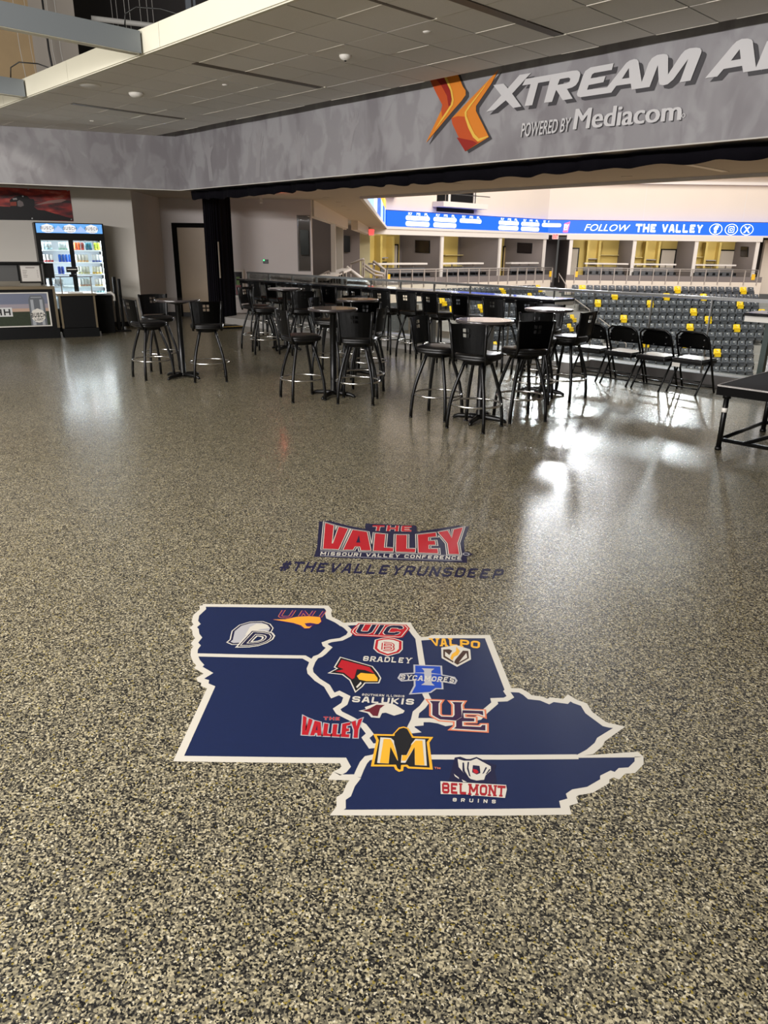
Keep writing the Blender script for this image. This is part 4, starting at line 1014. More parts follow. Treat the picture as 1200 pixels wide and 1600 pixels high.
local(MB().obox(wall_pt(2.57, 1.35, .0), WD*.13, WN*.035, (0, 0, .10), BLACK).build('reader_body', bevel=.004), cr)
local(MB().obox(wall_pt(2.575, 1.415, .036), WD*.035, WN*.003, (0, 0, .03), mat('led_green', rgb(60, 255, 130), .4, emit=2.5)).build('status_light'), cr)
ex = thing('exit_sign', 'exit sign hung edge-on from the soffit, glowing red', 'exit sign', (-14.45, 10.02, SOF))
eu = Vector((-.82, .57, 0)).normalized(); en = Vector((.57, .82, 0)).normalized(); ec = Vector((-14.45, 10.02, 0))
local(MB().obox(ec-eu*.16-en*.03+Vector((0, 0, 2.66)), eu*.32, en*.06, (0, 0, .19), WHITE).obox(ec-eu*.05-en*.02+Vector((0, 0, 2.85)), eu*.1, en*.04, (0, 0, SOF-2.85), WHITE).build('housing'), ex)
mb = MB(); q = [ec+eu*a+en*.033+Vector((0, 0, z)) for a, z in ((.13, 2.83), (-.13, 2.83), (-.13, 2.69), (.13, 2.69))]; text(mb, 'EXIT', *q, EXITR, bold=.04); local(mb.build('lettering'), ex)
lamp('POINT', 'exit_glow', (-14.25, 10.25, 2.80), 2.0, (1, .12, .08), shadow_soft_size=.05)

# ================================================================== CEILING FITTINGS
SLOT = mat('slot_bronze', rgb(98, 88, 76), .5)
for (x, y0, y1, lab) in ((-4.79, 5.0, 6.87, 'long slot diffuser in the ceiling above the large white letters'), (-5.31, 4.45, 5.64, 'narrow slot diffuser in the ceiling towards the upstand, above the emblem'),
                         (-8.42, 5.0, 6.85, 'long slot diffuser in the ceiling midway along the cloud'), (-12.03, 5.05, 6.87, 'long slot diffuser in the ceiling closest to the slanted bulkhead')):
    t = thing('slot_diffuser', lab, 'air diffuser', (x, (y0+y1)/2, CEIL), group='ceiling slot diffusers')
    w_ = .055 if x != -5.31 else .02
    local(MB().box((x-w_, y0, CEIL-.006), (x+w_, y1, CEIL+.004), SLOT).build('slot'), t)
    local(MB().box((x-w_-.006, y1, CEIL-.008), (x+w_+.03, y1+.012, CEIL+.002), CREAM).build('end_cap'), t)
def dome(x, y, r, h, name, lab, z=CEIL, m=WHITE):
    o = MB().lathe([(0, -h), (r*.45, -h*.97), (r*.8, -h*.7), (r, -h*.25), (r, 0), (0, 0)], m, n=24).build(name); o.location = (x, y, z-.001); tag(o, lab, name.replace('_', ' ')); return o
dome(-10.58, 5.35, .10, .055, 'smoke_detector', 'round white smoke detector on the ceiling by the bulkhead end')
dome(-10.52, 4.68, .14, .02, 'ceiling_speaker', 'flat white disc on the ceiling beside the cream upstand')
t = thing('smoke_detector', 'white smoke detector with dark eye amid the ceiling tiles', 'smoke detector', (-6.9, 5.96, CEIL))
MB().lathe([(0, -.05), (.03, -.048), (.055, -.03), (.065, -.012), (.065, 0), (0, 0)], WHITE, n=24).build('housing', t); MB().lathe([(0, -.062), (.012, -.058), (.014, -.05), (0, -.05)], BLACK, n=12).build('sensor', t)
for x, y, lab in ((-5.63, 5.9, 'tiny white sprinkler cap on the ceiling above the emblem'), (-9.19, 5.89, 'tiny sprinkler cap on the ceiling near the middle slot'), (-13.37, 5.92, 'tiny sprinkler cap on the ceiling close to the slanted bulkhead')):
    dome(x, y, .04, .014, 'sprinkler_cap', lab)
DL = mat('downlight_dark', rgb(66, 60, 54), .5)
dl = [(-14.6, 12.0), (-15.86, 13.46), (-17.16, 14.75), (-18.71, 16.3), (-9.62, 11.0), (-6.58, 11.6), (-17.58, 5.9), (-11.9, 10.2)]
dn = ['first dark downlight of the line above the suites', 'second dark downlight of the line above the suites', 'third dark downlight of the line above the suites', 'fourth dark downlight of the line above the suites', 'dark downlight in the soffit above the lavender table', 'dark downlight in the soffit under the word on the header', 'dark downlight in the soffit above the drinks counter', 'dark downlight in the soffit above the drink rail']
for (x, y), lab in zip(dl, dn):
    t = thing('downlight', lab, 'downlight', (x, y, SOF), group='soffit downlights')
    MB().lathe([(.062, -.006), (.085, -.006), (.09, -.001), (.062, -.001)], SOFFIT, n=24).build('trim_ring', t); MB().lathe([(0, -.003), (.063, -.003), (.063, -.001), (0, -.001)], DL, n=24).build('reflector', t)
o = MB().box((-5.13, 10.5, SOF-.008), (-5.02, 11.75, SOF-.001), mat('linear_light', rgb(236, 230, 220), .5)).build('linear_light'); tag(o, 'white linear light set in the soffit behind the header', 'ceiling light')
# upper open bay: bars, cables, studs
BAR = mat('grey_blue_bar', rgb(128, 134, 138), .5)
for x, y0, lab in ((-8.47, -.6, 'grey hanging light bar ending at the cream upstand over the emblem side'), (-12.0, .5, 'grey hanging light bar ending at the upstand by the bulkhead side')):
    t = thing('light_bar', lab, 'light fixture', (x, 4.3, CEIL), group='grey light bars')
    local(MB().box((x-.06, y0, CEIL-.01), (x+.06, 4.36, CEIL+.20), BAR).build('bar_body'), t)
    local(MB().box((x-.05, y0, CEIL-.016), (x+.05, 4.34, CEIL-.010), CREAM).build('lens'), t)
    local(MB().tube([(x+.04, 4.20, CEIL+.20), (x+.04, 4.22, CEIL+.33), (x+.10, 4.32, CEIL+.40), (x+.3, 4.5, CEIL+.38), (x+.7, 4.62, CEIL+.25)], .008, BLACK, n=6).build('power_cord'), t)
cab = [(.42,5.0,.006,CABLEW), (1.17,4.6,.006,CABLEW), (.95,4.4,.02,BLACK), (1.02,4.6,.005,CABLEW), (.62,4.3,.004,CABLEW)]
for k, (s, zz, r, m) in enumerate(cab):
    P = [up(s, -.3, 8.5), up(s+.02, -.3, 6.6), up(s+.03, -.3, 5.4), up(s+.12+.05*(k % 2), -.3, 4.2)]
    o = MB().tube(P, r, m, n=6).build('hanging_cable'); tag(o, ['thin pale cable hanging before the beige column', 'pair of white cable hanging where grey block meets dark bay', 'thick black conduit hanging before the grey block wall', 'pale cable hanging beside the black conduit', 'faint cable hanging at the beige column corner'][k], 'cable', 'cables hanging in the upper bay')
for k, s in enumerate((2.35, 2.45, 2.62, 2.72, 2.95, 3.1, 3.22)):
    o = MB().tube([up(s, 1.2, 8.8), up(s+.03, 1.2, 6.5), up(s+.05, 1.2, 4.2)], .006, CABLEW, n=5).build('hanger_wire'); tag(o, 'thin white hanger wire against the dark upper bay', 'wire', 'hanger wires in the dark bay')
for k, (s, w_) in enumerate(((3.95, .12), (4.12, .05), (4.85, .12), (5.05, .06), (5.9, .12), (6.1, .05))):
    o = MB().obox(up(s, 1.0, 3.6), AD*w_, -AN*.06, (0, 0, 5), STUD).build('steel_stud'); tag(o, 'upright galvanised steel stud in the upper bay', 'steel stud', 'steel studs in the upper bay')
o = MB().tube([up(1.9, .6, 6.25), up(6.0, .6, 6.25)], .05, CABLEW, n=8).build('conduit_pipe'); tag(o, 'horizontal pale pipe across the dark upper bay', 'pipe')
# ================================================================== DRINKS COUNTERS AND COOLER
K = Fr((-15.14, 5.58, 0), (.283, .959, 0), (.959, -.283, 0))
def kbox(mb, a0, a1, o0, o1, z0, z1, m): return K.box(mb, a0, a1, o0, o1, z0, z1, m)
def kthing(n, lab, cat, a, o=0, z=0, group=None): return thing(n, lab, cat, K.p(a, o, z), group=group)
def kp(root, name, boxes, bevel=0):
    mb = MB()
    for b in boxes: kbox(mb, *b)
    return local(mb.build(name, bevel=bevel), root)
GOLDA = mat('champagne_trim', rgb(150, 136, 112), .35, .7)
DUST = mat('black_laminate', rgb(7, 7, 8), .5, spec=.25)
c1 = kthing('bar_counter', 'portable bar counter with framed field and can picture on its front', 'counter', -1.2)
kp(c1, 'counter_body', [(-2.6, -.02, -.62, -.02, .20, .93, DUST)])
kp(c1, 'plinth', [(-2.6, 0, -.60, -.01, 0, .20, mat('plinth_black', rgb(11, 12, 13), .4, spec=.3))])
kp(c1, 'counter_top', [(-2.6, .0, -.66, .02, .93, .985, GOLDA)], .004)
kp(c1, 'corner_trim', [(-.04, .005, -.06, .005, .20, .93, GOLDA)])
pan = kp(c1, 'picture_frame', [(-2.4, -.13, -.02, -.008, .235, .255, WHITE), (-2.4, -.13, -.02, -.008, .855, .875, WHITE), (-.155, -.13, -.02, -.008, .255, .855, WHITE), (-2.4, -.155, -.02, -.014, .255, .855, mat('field_sky', rgb(116, 122, 142), .4))])
FIELD = mat('field_green', rgb(40, 50, 30), .5, var=.4, scale=30); DUSK = mat('field_dusk', rgb(190, 160, 140), .5)
pic = MB(); kbox(pic, -2.4, -.155, -.014, -.012, .255, .52, FIELD); kbox(pic, -2.4, -.155, -.014, -.0125, .52, .58, DUSK); kbox(pic, -2.4, -.155, -.014, -.013, .58, .66, mat('field_haze', rgb(158, 150, 158), .5))
SILV = mat('can_silver_print', rgb(170, 174, 180), .4); SILD = mat('can_grey_print', rgb(104, 108, 114), .4)
def kpoly(mb, pts, o, m): mb.poly([K.p(a, o, z) for a, z in pts], m)
kpoly(pic, [(-.50,.26),(-.21,.26),(-.215,.74),(-.245,.80),(-.25,.82),(-.46,.82),(-.465,.80),(-.495,.74)], -.011, SILD)
kpoly(pic, [(-.47,.26),(-.41,.26),(-.41,.74),(-.46,.74)], -.010, SILV); kpoly(pic, [(-.30,.26),(-.25,.26),(-.25,.74),(-.30,.74)], -.010, SILV); kpoly(pic, [(-.45,.775),(-.26,.775),(-.265,.79),(-.445,.79)], -.010, SILV)
kpoly(pic, [(-.49+.0,.47),(-.44,.54),(-.355,.575),(-.27,.54),(-.22,.47),(-.24,.38),(-.30,.32),(-.355,.305),(-.41,.32),(-.47,.38)], -.0095, WHITE)
block(pic, 'BUSCH', K.p(-.485, -.008, .495), K.p(-.225, -.008, .495), K.p(-.225, -.008, .405), K.p(-.485, -.008, .405), BLKV, .105)
block(pic, 'LIGHT', K.p(-.43, -.008, .39), K.p(-.275, -.008, .39), K.p(-.275, -.008, .345), K.p(-.43, -.008, .345), BLKV, .105)
kbox(pic, -1.6, -.80, -.012, -.010, .435, .60, mat('sign_stroke', rgb(214, 214, 214), .5))
block(pic, 'AHHHH', K.p(-1.55, -.008, .575), K.p(-.83, -.008, .575), K.p(-.83, -.008, .46), K.p(-1.55, -.008, .46), BLKV, .105)
local(pic.build('printed_picture'), c1)
dsp = kthing('counter_display', 'dark back shelf on the bar counter holding a grey screen and price sheet', 'shelf', -1.2, -.3, .985)
kp(dsp, 'shelf_top', [(-2.4, -.10, -.5, -.22, 1.395, 1.425, BLACK)]); kp(dsp, 'back_panel', [(-2.4, -.17, -.34, -.32, 1.03, 1.395, DUST)]); kp(dsp, 'support_post', [(-.165, -.14, -.34, -.31, .985, 1.395, STEEL), (-.21, -.19, -.34, -.31, .985, 1.395, BLACK)])
kp(dsp, 'grey_screen', [(-1.05, -.60, -.32, -.31, 1.06, 1.36, mat('grey_screen', rgb(92, 92, 92), .3))]); kp(dsp, 'glass_lip', [(-1.05, -.58, -.30, -.295, 1.0, 1.07, ALU)])
sh = kthing('price_sheet', 'white printed sheet in a frame on the bar counter shelf', 'sign', -.38, -.31, 1.05)
kp(sh, 'frame', [(-.56, -.185, -.32, -.308, 1.045, 1.37, mat('sheet_frame', rgb(60, 56, 50), .4))]); kp(sh, 'sheet', [(-.54, -.205, -.308, -.304, 1.065, 1.355, mat('sheet_white', rgb(214, 210, 204), .6))])
mb = MB()
for k in range(5): kbox(mb, -.51, -.43-.01*(k % 3), -.304, -.3035, 1.26-.03*k, 1.268-.03*k, AGREY); kbox(mb, -.26, -.235, -.304, -.3035, 1.26-.03*k, 1.268-.03*k, AGREY)
kbox(mb, -.45, -.29, -.304, -.3035, 1.31, 1.325, AGREY); local(mb.build('print'), sh)
mo = kthing('pos_monitor', 'black monitor standing at the end of the bar counter shelf', 'monitor', -.04, -.35, .985)
kp(mo, 'screen', [(-.12, .06, -.42, -.39, 1.12, 1.40, BLACK)], .006); kp(mo, 'stand', [(-.05, .0, -.42, -.38, .985, 1.15, BLACK)])
c2 = kthing('counter_cart', 'small black counter cart with champagne trim and clear sneeze guard', 'counter', .38)
kp(c2, 'cart_body', [(.07, .70, -.60, -.015, .19, .80, DUST)]); kp(c2, 'plinth', [(.06, .73, -.58, -.01, 0, .18, MATS['plinth_black'])]); kp(c2, 'counter_top', [(.02, .75, -.64, .02, .80, .845, GOLDA)], .004)
kp(c2, 'corner_trim', [(.05, .085, -.05, .0, .18, .80, GOLDA)]); kp(c2, 'corner_trim', [(.685, .72, -.05, .0, .18, .80, GOLDA)])
sg2 = kp(c2, 'guard_frame', [(.12, .14, -.05, -.03, .845, 1.15, ALU), (.67, .69, -.05, -.03, .845, 1.15, ALU), (.05, .72, -.14, .0, 1.15, 1.165, BLACK)]); kp(sg2, 'glass_panel', [(.14, .67, -.043, -.037, .90, 1.145, GLASS)])
kp(c2, 'caster', [(.735, .765, -.08, -.03, 0, .10, STEEL)]); kp(c2, 'caster', [(.0, .03, -.02, .02, 0, .10, STEEL)])
sp = kthing('card_terminal', 'black payment terminal standing on the sneeze guard of the counter cart', 'payment terminal', .36, -.07, 1.165)
kp(sp, 'screen', [(.26, .47, -.09, -.06, 1.24, 1.34, BLACK)], .006); kp(sp, 'base', [(.30, .44, -.12, -.02, 1.165, 1.20, BLACK)], .004); kp(sp, 'neck', [(.335, .405, -.09, -.05, 1.20, 1.24, BLACK)]); kp(sp, 'display', [(.28, .45, -.06, -.058, 1.285, 1.30, WHITE)])
pt = kthing('paper_tray', 'stack of pale papers lying on the counter cart top', 'paper tray', .38, -.2, .845)
kp(pt, 'papers', [(.25, .52, -.30, -.10, .845, .862, WHITE)])
sd_ = kthing('service_table', 'low dark service table with grey top between cart and black stand', 'table', 1.0, -.7)
kp(sd_, 'table_top', [(.72, 1.14, -1.05, -.55, .77, .80, mat('grey_top', rgb(120, 120, 122), .4))]); kp(sd_, 'table_body', [(.75, 1.12, -1.02, -.60, 0, .77, DUST)])
tr = kthing('paper_roll', 'crumpled white paper roll end hanging off the service table', 'paper roll', 1.1, -.53, .7)
mb = MB().tube([K.p(1.02, -.56, .815), K.p(1.10, -.53, .82), K.p(1.15, -.51, .78), K.p(1.16, -.51, .72), K.p(1.15, -.51, .66)], [.018, .03, .026, .02, .03], WHITE, n=8); local(mb.build('paper'), tr)
stn = kthing('folded_stand', 'tall black folded stand leaning upright next to the cooler', 'stand', 1.30, -.85)
kp(stn, 'upright', [(1.20, 1.27, -.90, -.84, .03, 1.12, BLACKM)], .01); kp(stn, 'upright', [(1.30, 1.36, -.90, -.84, .03, 1.08, BLACKM)], .01); kp(stn, 'foot', [(1.16, 1.46, -1.0, -.72, 0, .03, BLACK)], .006); kp(stn, 'wheel', [(1.33, 1.38, -.82, -.78, .03, .10, STEEL)], .01)
# cooler
fo = -1.27; z_top = 2.17
cl = kthing('drinks_cooler', 'tall black glass-door cooler lit from inside, blue sign band on top', 'cooler', .52, fo-.3)
kp(cl, 'cabinet', [(-.14, -.075, fo-.64, fo, 0, z_top, BLACK), (1.125, 1.19, fo-.64, fo, 0, z_top, BLACK), (-.075, 1.125, fo-.64, fo-.60, 0, z_top, mat('cooler_back', rgb(222, 228, 232), .5)), (-.075, 1.125, fo-.60, fo, 0, .42, BLACK), (-.075, 1.125, fo-.60, fo, 1.86, z_top, BLACK)])
kp(cl, 'mullion', [(.49, .54, fo-.04, fo+.005, .42, 1.86, BLACK)])
for a0, a1 in ((-.075, .49), (.54, 1.125)):
    d = kp(cl, 'door', [(a0, a0+.02, fo-.03, fo, .42, 1.86, BLACK), (a1-.02, a1, fo-.03, fo, .42, 1.86, BLACK), (a0+.02, a1-.02, fo-.03, fo, .42, .46, BLACK), (a0+.02, a1-.02, fo-.03, fo, 1.83, 1.86, BLACK)]); kp(d, 'glass', [(a0+.02, a1-.02, fo-.018, fo-.012, .46, 1.83, GLASS)])
SHZ = [1.645, 1.405, 1.165, .915, .665]
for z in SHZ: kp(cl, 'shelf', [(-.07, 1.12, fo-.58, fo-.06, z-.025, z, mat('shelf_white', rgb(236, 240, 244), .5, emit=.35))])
hd = kp(cl, 'sign_band', [(-.11, 1.16, fo, fo+.012, 1.97, 2.15, mat('band_blue', rgb(96, 158, 226), .4, emit=.9))])
mb = MB(); BW = mat('band_white', rgb(246, 248, 252), .4, emit=.55); BP = mat('band_periwinkle', rgb(150, 176, 236), .4, emit=.9)
for c_ in (.31, .74): kpoly(mb, [(c_-.12, 1.985), (c_+.12, 1.985), (c_, 2.115)], fo+.0135, BP)
for c_ in (.10, .525, .95):
    kpoly(mb, [(c_-.13,2.05),(c_-.10,2.11),(c_-.05,2.125),(c_,2.145),(c_+.05,2.125),(c_+.10,2.11),(c_+.13,2.05),(c_+.10,1.995),(c_+.04,1.975),(c_-.04,1.975),(c_-.10,1.995)], fo+.015, BW)
    block(mb, 'BUSCH', K.p(c_-.135, fo+.017, 2.095), K.p(c_+.135, fo+.017, 2.095), K.p(c_+.135, fo+.017, 2.03), K.p(c_-.135, fo+.017, 2.03), mat('band_grey', rgb(70, 72, 86), .5), .085)
    block(mb, 'LIGHT', K.p(c_-.075, fo+.017, 2.012), K.p(c_+.075, fo+.017, 2.012), K.p(c_+.075, fo+.017, 1.988), K.p(c_-.075, fo+.017, 1.988), MATS['band_grey'], .09)
local(mb.build('sign_print'), hd)
CT = kp(cl, 'light_tube', [(-.06, 1.11, fo-.10, fo-.07, 1.835, 1.85, mat('tube_light', rgb(235, 245, 255), .5, emit=26))])
for a in (-.065, .5, .53, 1.105): kp(cl, 'light_tube', [(a, a+.012, fo-.07, fo-.05, .47, 1.83, MATS['tube_light'])])
def can(c_a, c_b, nm):
    mb = MB()
    mb.lathe([(0, 0), (.026, 0), (.031, .006), (.031, .035)], c_b, n=12); mb.lathe([(.031, .035), (.031, .125), (.026, .142), (.024, .147)], c_a, n=12); mb.lathe([(.024, .147), (.026, .149), (.024, .151), (0, .149)], STEEL, n=12)
    o = mb.build(nm); return o
def cm(n, r, g, b): return mat('can_'+n, rgb(r, g, b), .4)
CP = {}
ROWS = [  # shelf, from, to, upper colour, lower colour, words
 (0, -.05, .16, (214,224,226), (160,190,200), 'pale silver'), (0, .27, .46, (224,232,232), (140,180,160), 'white and green'), (0, .57, .70, (232,110,50), (220,90,40), 'orange'), (0, .71, .78, (150,60,50), (190,60,40), 'dark red'), (0, .80, .95, (60,130,150), (40,90,120), 'teal'), (0, .97, 1.10, (190,205,60), (210,200,60), 'lime yellow'),
 (1, -.05, .14, (236,234,234), (190,60,60), 'white with red rim'), (1, .24, .47, (40,100,200), (30,70,180), 'royal blue'), (1, .57, .86, (240,236,224), (224,180,120), 'white and tan'), (1, .90, 1.10, (238,238,238), (60,80,150), 'white with blue foot'),
 (2, .20, .30, (60,90,200), (70,100,210), 'violet blue'), (2, .57, .82, (236,236,220), (200,196,140), 'cream'), (2, .88, 1.10, (240,236,214), (232,190,60), 'white with yellow foot'),
 (3, -.05, .04, (236,236,238), (200,204,214), 'white'), (3, .09, .30, (236,236,240), (190,200,210), 'plain white'), (3, .58, .85, (240,238,234), (200,150,120), 'white with copper foot'), (3, .90, 1.10, (242,240,236), (220,196,140), 'white with gold foot'),
 (4, -.05, .06, (70,170,200), (60,150,190), 'sky blue'), (4, .14, .46, (230,236,240), (150,160,170), 'white and steel'), (4, .58, .88, (226,232,236), (140,170,180), 'frosted white'), (4, .92, 1.10, (150,206,216), (120,180,196), 'aqua')]
SHN = ['top', 'second', 'third', 'fourth', 'lowest']
for sh_, a0, a1, ca, cb, wd in ROWS:
    proto = None; n = max(1, round((a1-a0)/.0655)); door_w = 'first' if a0 < .5 else 'second'
    for k in range(n):
        if proto is None:
            ma, mbm = cm(wd.replace(' ', '_')+'_a%d' % sh_, *ca), cm(wd.replace(' ', '_')+'_b%d' % sh_, *cb)
            o = proto = can(ma, mbm, 'drink_can')
        else:
            o = proto.copy(); C.objects.link(o)
        o.location = K.p(a0+.034+k*.0655, fo-.11, SHZ[sh_])
        tag(o, wd+' can in the '+SHN[sh_]+' shelf row of the cooler', 'drink can', wd+' cans on the '+SHN[sh_]+' cooler shelf')
# banner on the wall behind the counters
q = [pl(x, y, C1, FN) for x, y in ((-60, 290), (109, 297.5), (115, 346), (-60, 341))]
ban = thing('wall_banner', 'dark red sunset banner with machine silhouette above the bar counter', 'banner', q[3])
nb = FN
mb = MB().poly([p+nb*.006 for p in q], BANNER, depth=nb*.004); bp_ = mb.build('banner_print')
# keep the print pattern steady in object space
local(bp_, ban)
def bq(pts, m, o, mb): mb.poly([pl(x, y, C1, FN)+nb*o for x, y in crop(0, 280, 9.23, pts)], m)
SILH = mat('silhouette_black', rgb(14, 10, 11), .6)
mb = MB()
bq([(-500,390),(0,390),(150,400),(140,300),(215,250),(300,228),(390,240),(430,280),(490,290),(500,330),(490,400),(540,440),(640,450),(800,500),(1050,570),(1060,600),(-500,580)], SILH, .013, mb)
bq([(145,330),(235,325),(240,385),(150,385)], mat('banner_orange', rgb(150, 60, 40), .6), .015, mb); bq([(250,320),(280,300),(330,330),(345,380),(300,400),(255,390)], mat('banner_grey', rgb(120, 110, 108), .6), .015, mb)
bq([(180,275),(240,270),(250,295),(190,300)], mat('banner_pale', rgb(170, 160, 158), .6), .015, mb)
bq([(500,375),(700,310),(900,285),(960,300),(880,335),(700,350),(560,370)], mat('banner_streak', rgb(150, 112, 104), .6), .0125, mb)
local(mb.build('silhouette'), ban)
mb = MB()
for u, v in ((418,150),(985,173),(475,575),(1040,590),(340,258)):
    c = pl(*crop(0, 280, 9.23, [(u, v)])[0], C1, FN)+nb*.012; mb.obox(c, FD*.025, nb*.008, (0, 0, .025), STEEL)
local(mb.build('grommet'), ban)
lamp('AREA', 'cooler_lamp', tuple(K.p(.52, fo+.02, 1.2)), 14, (.88, .95, 1), tuple(K.p(.52, fo+3, 1.1)), shape='RECTANGLE', size=1.1, size_y=1.3)

# ================================================================== ARENA: SCREENS
def led_text(mb, F, s, a0, a1, z0, z1, m, o=.03, bold=.0, slant=0.0):
    text(mb, s, F.p(a0+slant, o, z1), F.p(a1+slant, o, z1), F.p(a1, o, z0), F.p(a0, o, z0), m, bold=bold)
def pill(mb, F, a0, a1, z0, z1, m, o=.02):
    r = (z1-z0)/2; P = []
    for k in range(9): t = -PI/2+PI*k/8; P.append(F.p(a1-r+r*math.cos(t), o, z0+r+r*math.sin(t)))
    for k in range(9): t = PI/2+PI*k/8; P.append(F.p(a0+r+r*math.cos(t), o, z0+r+r*math.sin(t)))
    mb.poly(P, m)
LB, LT = 2.96, 3.84
sl = thing('led_ribbon', 'blue LED ribbon with white player stat pills over the side suites', 'LED ribbon', LF.p(40, 0, LB))
mb = MB(); LF.box(mb, 31.6, 48.0, -.4, 0, LB, LT, LEDB); local(mb.build('screen'), sl)
mb = MB(); LEDT = mat('led_ink', rgb(40, 50, 90), .5)
cols = [(633.5, 671), (677, 713), (718, 752), (779, 810.5), (814.5, 843), (847, 877)]
for k, (x0, x1) in enumerate(cols):
    a0, a1 = LF.at(x0, 345)[0], LF.at(min(x1, 868), 345)[0]; w_ = a1-a0
    pill(mb, LF, a0, a1, 3.37, 3.62, LEDW)
    if k % 3 < 2: pill(mb, LF, a0, a1, 3.04, 3.31, LEDW)
    for j, s in enumerate(('PLY', 'PTS', 'FL')): led_text(mb, LF, s, a0+w_*(.10+.34*j), a0+w_*(.25+.34*j)-(.03 if j == 2 else 0), 3.66, 3.79, LEDW, bold=.03)
    if k in (0, 3):
        for j, s in enumerate((('12', '3', '0'), ('13', '2', '0'))[k > 0]): led_text(mb, LF, s, a0+w_*(.13+.34*j), a0+w_*(.21+.34*j)-(.0 if j == 0 else .07), 3.42, 3.56, LEDT, o=.03, bold=.02)
local(mb.build('screen_print'), sl)
sr = thing('led_ribbon', 'blue LED ribbon with large white words and round icons over the far suites', 'LED ribbon', RF.p(16, 0, LB))
mb = MB(); RF.box(mb, .15, 46, -.4, 0, LB, LT, LEDB); local(mb.build('screen'), sr)
def rx(x): return RF.at(x, 357)[0]
mb = MB()
led_text(mb, RF, 'FOLLOW', rx(913), rx(981), 3.14, 3.60, LEDW, bold=.0, slant=.16)
for s_, x0, x1 in (('THE', 993, 1026), ('VALLEY', 1034, 1098)): block(mb, s_, RF.p(rx(x0), .02, 3.66), RF.p(rx(x1), .02, 3.66), RF.p(rx(x1), .02, 3.10), RF.p(rx(x0), .02, 3.10), LEDW, .125, gap=.14)
for x, kind in ((1118.5, 'f'), (1142.8, 'o'), (1167.2, 'x')):
    c = rx(x); zc = 3.36; E_ = lambda r, o=.02: [RF.p(c+r*1.25*math.cos(2*PI*k/28), o, zc+r*math.sin(2*PI*k/28)) for k in range(28)]
    mb.poly(E_(.38), LEDW, [E_(.34)])
    if kind == 'f': led_text(mb, RF, 'f', c-.11, c+.13, zc-.22, zc+.24, LEDW, bold=.06)
    elif kind == 'x':
        led_text(mb, RF, 'X', c-.22, c+.22, zc-.2, zc+.2, LEDW, bold=.03)
    else:
        sq = lambda h: [RF.p(c+a*h, .02, zc+b*h) for a, b in ((-1,-.7),(-.7,-1),(.7,-1),(1,-.7),(1,.7),(.7,1),(-.7,1),(-1,.7))]
        mb.poly(sq(.22), LEDW, [sq(.18)]); ci = lambda r: [RF.p(c+r*math.cos(2*PI*k/20), .02, zc+r*math.sin(2*PI*k/20)) for k in range(20)]
        mb.poly(ci(.11), LEDW, [ci(.07)]); mb.poly([RF.p(c+.12+a, .02, zc+.12+b) for a, b in ((0,0),(.03,0),(.03,.03),(0,.03))], LEDW)
a0, a1 = rx(880), rx(890)
mb.poly([RF.p(a0, .02, 3.02), RF.p(a1-.12, .02, 3.02), RF.p(a1, .02, 3.76), RF.p(a0+.05, .02, 3.62)], LEDP); led_text(mb, RF, 'EY', a0+.06, a1-.08, 3.2, 3.55, LEDW, bold=.04)
pill(mb, RF, .3, rx(876.5), 3.37, 3.62, LEDW)
local(mb.build('screen_print'), sr)
EQ = Fr(E1, (E2-E1).normalized(), QN); LQ = (E2-E1).length
ss = thing('led_ribbon', 'LED ribbon seen at a sharp angle above the near suites', 'LED ribbon', EQ.p(14, 0, LB))
mb = MB()
for a0, a1, m in ((1.5, 9, LEDL), (9, 12, LEDW), (12, 17, LEDB), (17, 21, LEDL), (22.4, 24, LEDB), (24, 26, LEDL), (26, LQ, LEDB)): EQ.box(mb, a0, a1, -.3, 0, LB, LT, m)
EQ.box(mb, 22.6, LQ, -.3, 0, LT, LT+.5, LEDO)
local(mb.build('screen'), ss)
# catwalk balcony in the side wall
bal = thing('catwalk_balcony', 'white ledge balcony before a dark opening in the upper arena wall', 'balcony', LF.p(39.4, 0, 4.2))
def lfbox(root, nm, bx):
    mb = MB()
    for b in bx: LF.box(mb, *b)
    return local(mb.build(nm), root)
lfbox(bal, 'opening', [(36.3, 39.9, -.4, -.37, 3.98, 6.3, BLACK)])
lfbox(bal, 'mullion', [(37.3, 37.5, -.37, -.33, 4.3, 6.3, AWHITE)]); lfbox(bal, 'mullion', [(39.75, 39.95, -.37, -.3, 4.2, 6.3, AWHITE)])
lfbox(bal, 'ledge', [(35.9, 40.2, -.37, .55, 4.22, 4.52, AWHITE)])
lfbox(bal, 'guard_rail', [(36.0, 40.4, .48, .52, 4.94, 4.99, STEEL), (38.9, 38.96, .48, .52, 4.52, 5.6, STEEL), (36.1, 36.16, .48, .52, 4.52, 5.6, STEEL)])
hb = thing('wall_box', 'small grey box high on the pale arena wall beside the screens', 'box', LF.p(32.7, 0, 4.9)); lfbox(hb, 'box_body', [(31.8, 32.6, -.4, .1, 4.6, 5.5, SILVER)])

for F_s, a_s in ((LF, 33.4), (LF, 39.4), (LF, 45.0), (RF, 15.8), (RF, 20.4), (RF, 25.0)):
    lamp('POINT', 'suite_fill_light', tuple(F_s.p(a_s, -1.3, 2.5)), 75, (1, .96, .9), shadow_soft_size=.3)  # fill lights added to brighten the side and far suite interiors
lamp('POINT', 'suite_fill_light', tuple(QF.p(3.6, -1.6, 2.35)), 45, (1, .95, .9), shadow_soft_size=.25)  # added fill for the near suite partition, no fixture seen
lamp('POINT', 'suite_fill_light', tuple(QF.p(16.5, -1.6, 2.35)), 45, (1, .95, .9), shadow_soft_size=.25)  # added fill further along the near suites
